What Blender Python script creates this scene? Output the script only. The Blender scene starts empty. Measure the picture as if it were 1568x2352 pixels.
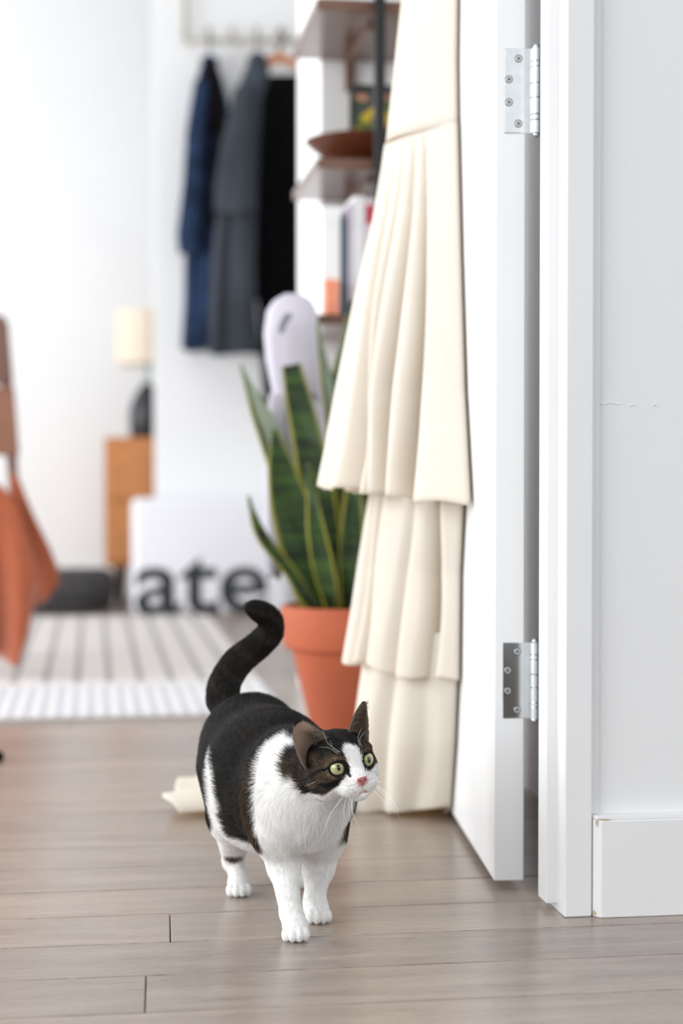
import bpy, math, random
import numpy as np
from mathutils import Matrix, Vector

SC = bpy.context.scene
COL = SC.collection
rng = np.random.default_rng(7)
random.seed(7)

# ------------------------------------------------------------------ camera
F = 4000.0                       # focal length in pixels of the 1568 x 2352 frame
CAM_H = 0.53
PITCH = math.atan(0.024)
YAW = math.atan(1 / 7.0)         # the room is turned this much against the camera
cam = bpy.data.cameras.new('camera')
cam.sensor_fit = 'VERTICAL'
cam.sensor_height = 36.0
cam.lens = F / 2352 * 36.0
cam.clip_start = 0.05
cam.dof.use_dof = True
cam.dof.focus_distance = 1.97
cam.dof.aperture_fstop = 2.6
cam_o = bpy.data.objects.new('camera', cam)
cam_o.location = (0, 0, CAM_H)
cam_o.rotation_euler = (math.pi / 2 - PITCH, 0, 0)
COL.objects.link(cam_o)
SC.camera = cam_o

# ------------------------------------------------------------------ light
world = bpy.data.worlds.new('daylight')
SC.world = world
world.use_nodes = True
bg = world.node_tree.nodes['Background']
bg.inputs['Color'].default_value = (0.94, 0.97, 1.0, 1)
bg.inputs['Strength'].default_value = 1.04


def area(name, loc, target, sx, sy, power, color=(1, 1, 1)):
    l = bpy.data.lights.new(name, 'AREA')
    l.shape = 'RECTANGLE'
    l.size, l.size_y = sx, sy
    l.energy = power
    l.color = color
    o = bpy.data.objects.new(name, l)
    o.location = loc
    d = Vector(target) - Vector(loc)
    o.rotation_euler = d.to_track_quat('-Z', 'Y').to_euler()
    COL.objects.link(o)
    return o


# tall windows along the left side of the far room; the hallway lamp is unseen fill added to brighten cat and hall
area('window_light_far_room', (-3.60, 4.15, 1.15), (0.4, 4.9, 0.85), 3.4, 1.5, 112, (0.96, 0.98, 1.0))
area('fill_light_hallway', (-2.3, 0.45, 1.30), (0.1, 2.2, 0.4), 2.2, 2.0, 51, (0.97, 0.985, 1.0))

SC.view_settings.view_transform = 'Standard'
SC.view_settings.look = 'None'
SC.view_settings.gamma = 1.0
SC.view_settings.use_curve_mapping = False
SC.view_settings.exposure = 0.22

# ------------------------------------------------------------------ coordinates
_c, _s = math.cos(PITCH), math.sin(PITCH)


def P(px, py, D):
    """world point seen at (px, py) of the photograph at distance D along the view"""
    u, v = (px - 784) / F, (py - 1176) / F
    dy, dz = _c - v * _s, -_s - v * _c
    t = D / dy
    return np.array([u * t, D, CAM_H + dz * t])


def ground(px, py, z=0.0):
    u, v = (px - 784) / F, (py - 1176) / F
    dy, dz = _c - v * _s, -_s - v * _c
    t = (z - CAM_H) / dz
    return np.array([u * t, dy * t, z])


CY, SY = math.cos(YAW), math.sin(YAW)


def R(a, b, z=0.0):
    """room coordinates (a along the boards, b into the room) to world"""
    return np.array([CY * a - SY * b, SY * a + CY * b, z])


def RI(w):
    return CY * w[0] + SY * w[1], -SY * w[0] + CY * w[1]


# ------------------------------------------------------------------ objects
BASE = {}


def tag(o, label=None, cat=None, group=None, kind=None):
    if label: o['label'] = label
    if cat: o['category'] = cat
    if group: o['group'] = group
    if kind: o['kind'] = kind
    return o


def thing(name, base, label, cat, group=None):
    o = bpy.data.objects.new(name, None)
    o.empty_display_size = 0.05
    o.location = Vector([float(x) for x in base])
    COL.objects.link(o)
    BASE[o.name] = np.array(base, float)
    return tag(o, label, cat, group)


def mesh(name, verts, faces, mat, parent=None, base=None, smooth=True, angle=None, cols=None):
    verts = np.asarray(verts, float).reshape(-1, 3)
    if parent is not None:
        b = BASE[parent.name]
    else:
        b = np.array(base, float) if base is not None else np.zeros(3)
    me = bpy.data.meshes.new(name)
    if isinstance(faces, np.ndarray):
        nf, k = faces.shape
        me.vertices.add(len(verts)); me.vertices.foreach_set('co', (verts - b).ravel())
        me.loops.add(nf * k); me.loops.foreach_set('vertex_index', faces.ravel())
        me.polygons.add(nf)
        me.polygons.foreach_set('loop_start', np.arange(0, nf * k, k))
        me.update(calc_edges=True)
    else:
        me.from_pydata([tuple(v) for v in (verts - b)], [], faces)
    if mat: me.materials.append(mat)
    if smooth:
        me.polygons.foreach_set('use_smooth', [True] * len(me.polygons))
        if angle is not None:
            me.set_sharp_from_angle(angle=math.radians(angle))
    if cols is not None:
        at = me.color_attributes.new('col', 'FLOAT_COLOR', 'POINT')
        c4 = np.ones((len(verts), 4)); c4[:, :3] = cols
        at.data.foreach_set('color', c4.ravel())
    o = bpy.data.objects.new(name, me)
    if parent is not None:
        o.parent = parent
        BASE[o.name] = b
        p = parent
        if p.type != 'EMPTY':      # sub-part: the parent mesh sits at its own origin already
            pass
    else:
        o.location = Vector([float(x) for x in b])
        BASE[o.name] = b
    COL.objects.link(o)
    return o


def bevel(o, w, seg=2):
    m = o.modifiers.new('bevel', 'BEVEL')
    m.width = w; m.segments = seg; m.limit_method = 'ANGLE'; m.angle_limit = math.radians(35)
    return o


QUADS = [(0, 3, 2, 1), (4, 5, 6, 7), (0, 1, 5, 4), (1, 2, 6, 5), (2, 3, 7, 6), (3, 0, 4, 7)]


def rbox(a0, a1, b0, b1, z0, z1):
    return [R(a, b, z) for z in (z0, z1) for a, b in ((a0, b0), (a1, b0), (a1, b1), (a0, b1))], [tuple(q) for q in QUADS]


def merge(*parts):
    V, Fc, n = [], [], 0
    for v, f in parts:
        V += [np.asarray(x, float) for x in v]
        Fc += [tuple(i + n for i in q) for q in f]
        n = len(V)
    return V, Fc


def tube(pts, rad, seg=10, cap=True):
    """swept round tube along a polyline; rad a number or one per point"""
    pts = np.asarray(pts, float)
    n = len(pts)
    rad = np.full(n, rad) if np.isscalar(rad) else np.asarray(rad, float)
    V, Fc = [], []
    t = np.gradient(pts, axis=0)
    up = np.array([0, 0, 1.0]) if abs(t[0][2]) < 0.9 * np.linalg.norm(t[0]) else np.array([1.0, 0, 0])
    x = np.cross(t[0], up); x /= np.linalg.norm(x)
    for i in range(n):
        ti = t[i] / np.linalg.norm(t[i])
        x = x - ti * np.dot(x, ti); x /= np.linalg.norm(x)
        y = np.cross(ti, x)
        for k in range(seg):
            a = 2 * math.pi * k / seg
            V.append(pts[i] + rad[i] * (math.cos(a) * x + math.sin(a) * y))
    for i in range(n - 1):
        for k in range(seg):
            k2 = (k + 1) % seg
            Fc.append((i * seg + k, i * seg + k2, (i + 1) * seg + k2, (i + 1) * seg + k))
    if cap:
        Fc.append(tuple(range(seg))[::-1]); Fc.append(tuple((n - 1) * seg + k for k in range(seg)))
    return V, Fc


def lathe(center, prof, seg=48, closed=False):
    """profile [(r, z)] turned round the vertical at center"""
    V, Fc = [], []
    for r, z in prof:
        for k in range(seg):
            a = 2 * math.pi * k / seg
            V.append(np.array([center[0] + r * math.cos(a), center[1] + r * math.sin(a), center[2] + z]))
    n = len(prof)
    for i in range(n - 1 if not closed else n):
        j = (i + 1) % n
        for k in range(seg):
            k2 = (k + 1) % seg
            Fc.append((i * seg + k, i * seg + k2, j * seg + k2, j * seg + k))
    if not closed:
        Fc.append(tuple(range(seg))[::-1]); Fc.append(tuple((n - 1) * seg + k for k in range(seg)))
    return V, Fc


def smoothpoly(pts, n):
    """Catmull-Rom through the points, n samples"""
    pts = np.asarray(pts, float)
    p = np.vstack([2 * pts[0] - pts[1], pts, 2 * pts[-1] - pts[-2]])
    out = []
    for s in np.linspace(0, len(pts) - 1, n):
        i = min(int(s), len(pts) - 2); u = s - i
        a, b, c, d = p[i:i + 4]
        out.append(0.5 * (2 * b + (c - a) * u + (2 * a - 5 * b + 4 * c - d) * u * u + (3 * b - a - 3 * c + d) * u ** 3))
    return np.array(out)


# ------------------------------------------------------------------ materials
def lin(*c):
    return tuple(((x / 255) / 12.92 if x / 255 <= 0.04045 else ((x / 255 + 0.055) / 1.055) ** 2.4) for x in c) + (1,)


def material(name, color, rough=0.6, metal=0.0, var=0.06, scale=14, bump=0.0, bscale=200, spec=0.4, stretch=None, trans=0.0, sheen=0.0, tcolor=None):
    m = bpy.data.materials.new(name)
    m.use_nodes = True
    nt = m.node_tree
    b = nt.nodes['Principled BSDF']
    b.inputs['Roughness'].default_value = rough
    b.inputs['Metallic'].default_value = metal
    b.inputs['Specular IOR Level'].default_value = spec
    if sheen: b.inputs['Sheen Weight'].default_value = sheen
    tc = nt.nodes.new('ShaderNodeTexCoord')
    mp = nt.nodes.new('ShaderNodeMapping')
    if stretch: mp.inputs['Scale'].default_value = stretch
    nt.links.new(tc.outputs['Object'], mp.inputs['Vector'])
    nz = nt.nodes.new('ShaderNodeTexNoise')
    nz.inputs['Scale'].default_value = scale
    nz.inputs['Detail'].default_value = 5
    nt.links.new(mp.outputs['Vector'], nz.inputs['Vector'])
    cr = nt.nodes.new('ShaderNodeValToRGB')
    c = np.array(color[:3])
    cr.color_ramp.elements[0].position = 0.3
    cr.color_ramp.elements[1].position = 0.7
    cr.color_ramp.elements[0].color = tuple(np.clip(c * (1 - var), 0, 1)) + (1,)
    cr.color_ramp.elements[1].color = tuple(np.clip(c * (1 + var), 0, 1)) + (1,)
    nt.links.new(nz.outputs['Fac'], cr.inputs['Fac'])
    nt.links.new(cr.outputs['Color'], b.inputs['Base Color'])
    if bump:
        n2 = nt.nodes.new('ShaderNodeTexNoise')
        n2.inputs['Scale'].default_value = bscale
        n2.inputs['Detail'].default_value = 3
        nt.links.new(mp.outputs['Vector'], n2.inputs['Vector'])
        bp = nt.nodes.new('ShaderNodeBump')
        bp.inputs['Strength'].default_value = bump
        bp.inputs['Distance'].default_value = 0.002
        nt.links.new(n2.outputs['Fac'], bp.inputs['Height'])
        nt.links.new(bp.outputs['Normal'], b.inputs['Normal'])
    if trans:
        tr = nt.nodes.new('ShaderNodeBsdfTranslucent')
        if tcolor: tr.inputs['Color'].default_value = tcolor
        else: nt.links.new(cr.outputs['Color'], tr.inputs['Color'])
        mx = nt.nodes.new('ShaderNodeMixShader')
        mx.inputs['Fac'].default_value = trans
        nt.links.new(b.outputs['BSDF'], mx.inputs[1]); nt.links.new(tr.outputs['BSDF'], mx.inputs[2])
        nt.links.new(mx.outputs['Shader'], nt.nodes['Material Output'].inputs['Surface'])
    return m


def attr_material(name, rough=0.6, spec=0.3, attr='col', sheen=0.0):
    m = bpy.data.materials.new(name)
    m.use_nodes = True
    nt = m.node_tree
    b = nt.nodes['Principled BSDF']
    b.inputs['Roughness'].default_value = rough
    b.inputs['Specular IOR Level'].default_value = spec
    if sheen: b.inputs['Sheen Weight'].default_value = sheen
    a = nt.nodes.new('ShaderNodeAttribute')
    a.attribute_name = attr
    nt.links.new(a.outputs['Color'], b.inputs['Base Color'])
    return m


def plank_material():
    m = bpy.data.materials.new('grey_oak_plank')
    m.use_nodes = True
    nt = m.node_tree
    b = nt.nodes['Principled BSDF']
    N = nt.nodes.new; Lk = nt.links.new
    tc = N('ShaderNodeTexCoord')
    oi = N('ShaderNodeObjectInfo')
    rot = N('ShaderNodeMapping'); rot.inputs['Rotation'].default_value = (0, 0, -YAW)
    Lk(tc.outputs['Object'], rot.inputs['Vector'])
    off = N('ShaderNodeVectorMath'); off.operation = 'ADD'
    sc = N('ShaderNodeMath'); sc.operation = 'MULTIPLY'; sc.inputs[1].default_value = 37
    Lk(oi.outputs['Random'], sc.inputs[0])
    Lk(rot.outputs['Vector'], off.inputs[0]); Lk(sc.outputs[0], off.inputs[1])

    def noise(scale_v, s, d=4):
        mp = N('ShaderNodeMapping'); mp.inputs['Scale'].default_value = scale_v
        Lk(off.outputs['Vector'], mp.inputs['Vector'])
        n = N('ShaderNodeTexNoise'); n.inputs['Scale'].default_value = s; n.inputs['Detail'].default_value = d
        n.inputs['Distortion'].default_value = 0.4
        Lk(mp.outputs['Vector'], n.inputs['Vector'])
        return n
    big = noise((1.2, 9, 1), 3)
    fine = noise((4, 120, 1), 4, 6)
    pore = noise((14, 260, 1), 5, 3)

    def ramp(src, p0, c0, p1, c1):
        r = N('ShaderNodeValToRGB')
        r.color_ramp.elements[0].position = p0; r.color_ramp.elements[0].color = c0
        r.color_ramp.elements[1].position = p1; r.color_ramp.elements[1].color = c1
        Lk(src, r.inputs['Fac'])
        return r
    base = ramp(big.outputs['Fac'], 0.3, lin(150, 138, 129), 0.72, lin(174, 162, 152))
    grain = ramp(fine.outputs['Fac'], 0.3, (0.78, 0.77, 0.76, 1), 0.6, (1.04, 1.03, 1.02, 1))
    pores = ramp(pore.outputs['Fac'], 0.33, (0.62, 0.57, 0.53, 1), 0.43, (1, 1, 1, 1))
    tint = ramp(oi.outputs['Random'], 0.0, (0.88, 0.87, 0.87, 1), 1.0, (1.08, 1.05, 1.02, 1))

    def mul(x, y):
        k = N('ShaderNodeMix'); k.data_type = 'RGBA'; k.blend_type = 'MULTIPLY'
        k.inputs[0].default_value = 1.0
        Lk(x, k.inputs[6]); Lk(y, k.inputs[7])
        return k.outputs[2]
    c = mul(mul(mul(base.outputs[0], grain.outputs[0]), pores.outputs[0]), tint.outputs[0])
    Lk(c, b.inputs['Base Color'])
    b.inputs['Roughness'].default_value = 0.29
    b.inputs['Specular IOR Level'].default_value = 0.6
    bp = N('ShaderNodeBump'); bp.inputs['Strength'].default_value = 0.12; bp.inputs['Distance'].default_value = 0.001
    Lk(fine.outputs['Fac'], bp.inputs['Height']); Lk(bp.outputs['Normal'], b.inputs['Normal'])
    return m


M_WALL = material('white_wall_paint', (0.84, 0.845, 0.85), 0.75, var=0.01, scale=3, bump=0.05, bscale=160)
M_TRIM = material('white_gloss_trim', (0.84, 0.845, 0.85), 0.42, var=0.012, scale=6, bump=0.03, bscale=90)
M_DOOR = material('white_door_paint', (0.85, 0.855, 0.86), 0.4, var=0.01, scale=4, bump=0.02, bscale=60)
M_PLANK = plank_material()
M_SUB = material('dark_underfloor', lin(70, 60, 52), 0.9)
M_HINGE = material('brushed_steel', (0.66, 0.68, 0.69), 0.11, metal=1.0, var=0.06, scale=60)
M_SCREW = material('screw_steel', (0.55, 0.56, 0.56), 0.35, metal=1.0, var=0.05, scale=90)
M_KNUCKLE = material('bright_steel', (0.80, 0.82, 0.83), 0.42, metal=0.85, var=0.03, scale=60)
M_DARK = material('dark_slot', lin(35, 36, 36), 0.6)
M_CREAM = material('cream_crepe', (0.92, 0.893, 0.83), 0.85, var=0.012, scale=20, bump=0.06, bscale=600, trans=0.33, tcolor=(0.95, 0.78, 0.50, 1), sheen=0.1)
M_TERRA = material('terracotta', lin(182, 96, 66), 0.75, var=0.09, scale=9, bump=0.06, bscale=150)
M_SOIL = material('potting_soil', lin(58, 44, 36), 0.95, var=0.3, scale=60, bump=0.6, bscale=90)
M_WALNUT = material('walnut_shelf', lin(106, 76, 62), 0.2, var=0.15, scale=8, stretch=(3, 20, 20), spec=0.5)
M_BLACK = material('black_metal', lin(24, 24, 26), 0.45, var=0.05)
M_BOWL = material('dark_wood_bowl', lin(84, 42, 22), 0.4, var=0.2, scale=12, stretch=(2, 14, 14))
M_OAK = material('honey_oak', lin(186, 124, 74), 0.5, var=0.13, scale=6, stretch=(2, 10, 16))
M_CHAIR = material('brown_chair_wood', lin(132, 88, 66), 0.5, var=0.15, scale=6, stretch=(2, 2, 12))
M_RUST = material('rust_throw', lin(160, 84, 54), 0.95, var=0.08, scale=30, bump=0.15, bscale=500, sheen=0.3)
M_NAVY = material('indigo_denim', lin(38, 52, 78), 0.95, var=0.5, spec=0.15, scale=9, bump=0.1, bscale=400)
M_CHAR = material('charcoal_wool', lin(60, 65, 72), 0.97, var=0.45, scale=10, stretch=(1, 1, 0.2), spec=0.15, bump=0.15, bscale=400)
M_COAT = material('black_wool', lin(9, 9, 11), 0.98, var=0.2, spec=0.1, scale=20, bump=0.1, bscale=400)
M_PANEL = material('dark_plum_lining', lin(24, 19, 24), 0.95, var=0.3, scale=10, spec=0.1)
M_HOOD = material('pale_grey_jersey', lin(198, 194, 206), 0.95, var=0.05, scale=12, bump=0.1, bscale=400)
M_CUSH = material('charcoal_felt', lin(62, 60, 60), 0.95, var=0.12, scale=20)
M_BOX = material('white_box_board', (0.82, 0.82, 0.87), 0.6, var=0.01)
M_INK = material('charcoal_print', lin(48, 52, 54), 0.7, var=0.02)
M_SHADE = material('cream_linen_shade', lin(244, 233, 216), 0.9, var=0.03, scale=60, trans=0.3)
M_CERAM = material('charcoal_ceramic', lin(52, 53, 58), 0.4, var=0.1, scale=14)
M_GLASS = material('pale_glaze', lin(190, 208, 210), 0.2, var=0.04)
M_WIRE = material('beige_wire', lin(176, 170, 156), 0.5, var=0.04)

# ------------------------------------------------------------------ the setting
BJ = 1.9925                       # plane of the casing's front
AJ = 0.5513                       # left face of the jamb
WALL_B = BJ + 0.013
v, f = rbox(-3.4, 3.0, -2.5, 9.0, -0.06, -0.018)
floor = tag(mesh('floor', v, f, M_SUB, smooth=False), kind='structure')
GAP = 0.0012
PW = 0.1263
b0 = 1.70 - 3 * PW
joints = {5: [0.085], 3: [0.049]}
row = 0
while b0 + row * PW < 7.38:
    bb = b0 + row * PW
    js = {3: [-1.55, 0.049, 2.1], 5: [-1.2, 0.085, 1.75]}.get(row)
    if js is None:
        st = rng.uniform(-3.0, -1.4)
        js = [-1.6 + rng.uniform(-0.3, 0.3), 1.7 + rng.uniform(-0.3, 0.3)] if row < 16 else list(np.arange(st, 2.9, 2.2))
        if row in (2, 4):
            js = [-1.9, 1.9]
    edges = [-2.6] + [j for j in js if -2.3 < j < 2.4] + [2.6]
    for a0, a1 in zip(edges[:-1], edges[1:]):
        if bb > BJ and a0 > 1.6: continue
        dz = rng.uniform(-0.0004, 0.0)
        v, f = rbox(a0 + 0.0005, a1 - 0.0005, bb + GAP, bb + PW - GAP, -0.017, dz)
        sk = 0.039 * (PW - 2 * GAP) * np.array([CY, SY, 0])            # board ends are cut a touch out of square
        v = [q + (sk if i % 4 in (2, 3) else 0) for i, q in enumerate(v)]
        o = mesh('plank', v, f, M_PLANK, parent=floor, smooth=False)
        bevel(o, 0.0011, 1)
    row += 1

HT = 2.75


def structure(name, geo, mat, smooth=False):
    return tag(mesh(name, geo[0], geo[1], mat, smooth=smooth), kind='structure')


structure('ceiling', rbox(-3.4, 3.0, -2.5, 9.0, HT, HT + 0.05), M_WALL)
structure('wall_right', rbox(AJ + 0.012, 3.0, WALL_B, WALL_B + 0.10, 0, HT), M_WALL)
structure('wall_left', merge(rbox(-3.25, -3.15, WALL_B + 0.1, 2.75, 0, HT), rbox(-3.25, -3.15, 6.45, 9.0, 0, HT), rbox(-3.25, -3.15, 2.75, 6.45, 0, 0.35),
                             rbox(-3.25, -3.15, 2.75, 6.45, 1.95, HT)), M_WALL)
structure('wall_back', rbox(-3.4, 3.0, 7.40, 7.50, 0, HT), M_WALL)
structure('wall_partition', rbox(0.236, 2.4, 6.654, 6.77, 0, HT), M_WALL)
structure('wall_center', rbox(0.5035, 2.4, 3.8476, 4.285, 0, HT), M_WALL)
structure('wall_side', rbox(AJ + 0.16, AJ + 0.24, WALL_B + 0.1, 3.8476, 0, HT), M_WALL)
bevel(structure('baseboard_back', rbox(-3.4, 3.0, 7.386, 7.40, 0, 0.12), M_TRIM), 0.003)
bevel(structure('baseboard_partition', rbox(0.236, 2.4, 6.64, 6.654, 0, 0.12), M_TRIM), 0.003)


def prism(poly, z0, z1):
    n = len(poly)
    V = [R(a, b, z) for z in (z0, z1) for a, b in poly]
    Fc = [tuple(range(n))[::-1], tuple(range(n, 2 * n))] + [(i, (i + 1) % n, n + (i + 1) % n, n + i) for i in range(n)]
    return V, Fc


# baseboard of the hallway wall: mitred left end, small cap along the top
v, f = merge(prism([(AJ + 0.0345, BJ + 0.003), (AJ + 0.0425, BJ - 0.008), (3.0, BJ - 0.008), (3.0, WALL_B + 0.002), (AJ + 0.0345, WALL_B + 0.002)], 0, 0.1155))
bb_r = bevel(structure('baseboard_right', (v, f), M_TRIM), 0.0012)
v, f = prism([(AJ + 0.0345, BJ + 0.005), (AJ + 0.039, BJ - 0.004), (3.0, BJ - 0.004), (3.0, WALL_B + 0.002), (AJ + 0.0345, WALL_B + 0.002)], 0.1155, 0.1205)
bevel(mesh('cap', v, f, M_TRIM, parent=bb_r, smooth=False), 0.001)
# jamb with its stop, and the casing
bevel(structure('trim_1', rbox(AJ, AJ + 0.0335, BJ, BJ + 0.016, 0, HT), M_TRIM), 0.0022, 3)
jamb = bevel(structure('trim_2', rbox(AJ + 0.0004, AJ + 0.017, BJ + 0.014, WALL_B + 0.103, 0, HT), M_TRIM), 0.001)
bevel(mesh('door_stop', *rbox(AJ - 0.0125, AJ + 0.002, BJ + 0.037, BJ + 0.076, 0.008, HT), M_TRIM, parent=jamb, smooth=False), 0.0015)
structure('trim_3', rbox(AJ + 0.0333, AJ + 0.0425, WALL_B - 0.005, WALL_B + 0.002, 0.121, HT), M_TRIM)
# paint chipped off where baseboard meets casing
chip_m = material('bare_filler', lin(196, 180, 158), 0.9, var=0.1, scale=200)
for k, (a, z, w, h) in enumerate([(AJ + 0.0385, 0.1125, 0.004, 0.014), (AJ + 0.046, 0.1172, 0.02, 0.003), (AJ + 0.036, 0.004, 0.006, 0.008)]):
    V = []
    n = 9
    for i in range(n):
        t = 2 * math.pi * i / n
        rr = 0.6 + 0.4 * random.random()
        aa = a + w / 2 * rr * math.cos(t)
        bfront = BJ - 0.0083 if aa > AJ + 0.0425 else BJ + 0.003 - (aa - AJ - 0.0345) / 0.008 * 0.011 - 0.0004
        if k == 1: bfront = BJ - 0.0086
        V.append(R(aa, bfront, max(0.0003, z + h / 2 * rr * math.sin(t))))
    mesh('paint_chip', V, [tuple(range(n))], chip_m, parent=bb_r, smooth=False)

wr = bpy.data.objects['wall_right']
for (x0_, x1_, y_, h_) in ((1383, 1433, 926, 2.2), (1452, 1470, 930, 2.0), (1508, 1522, 929, 1.4)):
    n = 8
    V = []
    for i in range(n):
        q = P(x0_ + (x1_ - x0_) * i / (n - 1), y_ + 2.0 * math.sin(i * 1.3), 2.06)
        a_, _ = RI(q)
        hh = h_ * 0.0005 * (0.3 + abs(math.sin(i * 2.1)))
        V += [R(a_, WALL_B, q[2] - hh), R(a_, WALL_B - 0.0012, q[2]), R(a_, WALL_B, q[2] + hh)]
    mesh('paint_crack', V, [(3 * i + k, 3 * i + k + 1, 3 * i + k + 4, 3 * i + k + 3) for i in range(n - 1) for k in (0, 1)], M_WALL, parent=wr, smooth=False)

# ------------------------------------------------------------------ the door with its hinges
DC = np.array([0.1923, 2.185, 0])                 # foot of the near left corner of the leaf
DD = np.array([-0.0575, 0.99834, 0])              # along the leaf, away from the hinges
DN = np.array([-0.99834, -0.0575, 0])             # out of the visible face
DT = 0.0378


def Dr(vv, u, z):
    """door coordinates: v along the leaf from the hinge edge, u out of its visible face"""
    return DC + vv * DD + u * DN + np.array([0, 0, z])


def dbox(v0, v1, u0, u1, z0, z1):
    pts = [Dr(vv, u, z) for z in (z0, z1) for vv, u in ((v0, u0), (v1, u0), (v1, u1), (v0, u1))]
    return pts, [tuple(q) for q in QUADS]


door = tag(mesh('door_1', *dbox(0, 0.76, -DT, 0, 0.012, 2.04), M_DOOR, smooth=False), kind='structure')
bevel(door, 0.0015, 2)


def dcyl(v0, v1, u, z, r, seg=20, axis='v'):
    V = []
    for vv in (v0, v1):
        for k in range(seg):
            a = 2 * math.pi * k / seg
            V.append(Dr(vv, u + r * math.cos(a), z + r * math.sin(a)))
    Fc = [(k, (k + 1) % seg, seg + (k + 1) % seg, seg + k) for k in range(seg)]
    Fc += [tuple(range(seg))[::-1], tuple(range(seg, 2 * seg))]
    return V, Fc


for zt, zb in ((1.056, 0.9505), (0.3135, 0.2175)):
    h = zt - zb
    # leaf let into the door edge: from u=-0.011 to the barrel just off the far corner
    leaf = mesh('hinge', *dbox(-0.0012, 0.0008, -0.0465, -0.0105, zb, zt), M_HINGE, parent=door, smooth=False)
    bevel(leaf, 0.0008, 2)
    for uu, fz in ((-0.0285, 0.88), (-0.0165, 0.635), (-0.0165, 0.365), (-0.0285, 0.115)):
        z = zb + fz * h
        s = mesh('screw', *dcyl(-0.0018, -0.0008, uu, z, 0.0043), M_SCREW, parent=leaf)
        s.data.set_sharp_from_angle(angle=math.radians(40)); bevel(s, 0.0004, 2)
        ring = mesh('screw_seat', *dcyl(-0.00135, -0.001, uu, z, 0.0050), M_DARK, parent=leaf, smooth=False)
        t = random.uniform(0.3, 1.2)
        V, Fc = [], []
        for q in (0, math.pi / 2):
            c1, s1 = math.cos(t + q), math.sin(t + q)
            bx = []
            for vv in (-0.0021, -0.0015):
                for l, w in ((-0.0023, -0.0005), (0.0023, -0.0005), (0.0023, 0.0005), (-0.0023, 0.0005)):
                    bx.append(Dr(vv, uu + l * c1 - w * s1, z + l * s1 + w * c1))
            V, Fc = merge((V, Fc), (bx, QUADS))
        mesh('cross_slot', V, Fc, M_DARK, parent=leaf, smooth=False)
    # barrel: five knuckles, a pin with domed ends
    ub = -0.0505
    pc = Dr(-0.0035, ub, 0)
    kn = np.linspace(zb - 0.0005, zt + 0.0005, 8)
    segs = [(0, 0.15), (0.16, 0.215), (0.225, 0.41), (0.42, 0.58), (0.59, 0.775), (0.785, 0.84), (0.85, 1.0)]
    for q0, q1 in segs:
        z0, z1 = zb + q0 * h, zb + q1 * h
        k = mesh('knuckle', *lathe(np.array([pc[0], pc[1], 0]), [(0.0066, z0 + 0.0004), (0.0066, z1 - 0.0004)], 24), M_KNUCKLE, parent=leaf)
        k.data.set_sharp_from_angle(angle=math.radians(50))
    mesh('pin', *lathe(np.array([pc[0], pc[1], 0]), [(0.002, zb - 0.0055), (0.0045, zb - 0.004), (0.0052, zb - 0.001), (0.0045, zb), (0.0045, zt), (0.0052, zt + 0.001), (0.0045, zt + 0.004), (0.002, zt + 0.0055)], 20), M_HINGE, parent=leaf)

# ------------------------------------------------------------------ cream gown hanging on the door
gown = thing('tiered_gown', Dr(0.46, 0.1, 0.0), 'long cream tiered gown hanging on the open white door with a train on the floor', 'dress')


def interp(y, tab):
    ys, vs = zip(*tab)
    return float(np.interp(y, ys, vs))


def zofy(py, D):
    return P(784, py, D)[2]


def v_of(px, u=0.008):
    """distance along the door leaf at which a point just off its face is seen at column px"""
    k = (px - 784) / F
    return (DC[0] - u - k * 2.185) / (0.0575 + 0.998 * k)


def gown_tier(name, y0, y1, ltab, rtab, vf, folds, seed, hem=lambda s: 0.0, nz=60, start=0.0, gather=0.0):
    """one tier: outline columns ltab / rtab; folds = [(place 0..1 across the visible half, width, depth)]"""
    r = np.random.default_rng(seed)
    no, nb = 200, 30
    D0 = 2.185 + 0.47
    V = []
    for i, yy in enumerate(np.linspace(y0, y1, nz)):
        t = i / (nz - 1)
        ul = (DC[0] - 0.0575 * 0.47) - (interp(yy, ltab) - 784) / F * D0
        vn = v_of(interp(yy, rtab))
        S = np.linspace(0, 1, no)
        w = np.sin(np.pi * S) ** 0.9
        u = 0.008 + (ul - 0.008) * w
        vv = vn + (vf - vn) * S
        du, dv = np.gradient(u), np.gradient(vv)
        nl = np.hypot(du, dv); nu_, nv__ = dv / nl, -du / nl          # outward
        grow = start + (1 - start) * min(1, (t * 1.15)) ** 0.8
        dep = np.zeros(no)
        for c, wd, dp in folds:
            cc = c * 0.5 + 0.012 * math.sin(5 * t + 9 * c)
            dep += dp * np.exp(-np.abs((S - cc) / (wd * (0.5 + 0.5 * grow))) ** 1.7)
            dep += 0.6 * dp * np.exp(-np.abs((S - (1 - cc)) / wd) ** 1.7)
        edge = np.clip(np.minimum(S, 1 - S) / 0.05, 0, 1)
        u = u - nu_ * dep * grow * edge * ul / 0.2
        vv = vv - nv__ * dep * grow * edge * ul / 0.2
        u = np.maximum(u, 0.006)
        cz = zofy(yy, D0)
        for k in range(no):
            V.append(Dr(vv[k], u[k], cz + t * hem(S[k])))
        for k in range(nb):
            q = (k + 1) / (nb + 1)
            V.append(Dr(vv[-1] + (vv[0] - vv[-1]) * q, 0.0045, cz + t * hem(1 - q)))
    nth = no + nb
    Fc = []
    for i in range(nz - 1):
        for k in range(nth):
            k2 = (k + 1) % nth
            Fc.append((i * nth + k, (i + 1) * nth + k, (i + 1) * nth + k2, i * nth + k2))
    Fc.append(tuple(range(nth)))
    o = mesh(name, V, Fc, M_CREAM, parent=gown)
    so = o.modifiers.new('cloth', 'SOLIDIFY'); so.thickness = 0.0022; so.offset = -1
    return o


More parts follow.
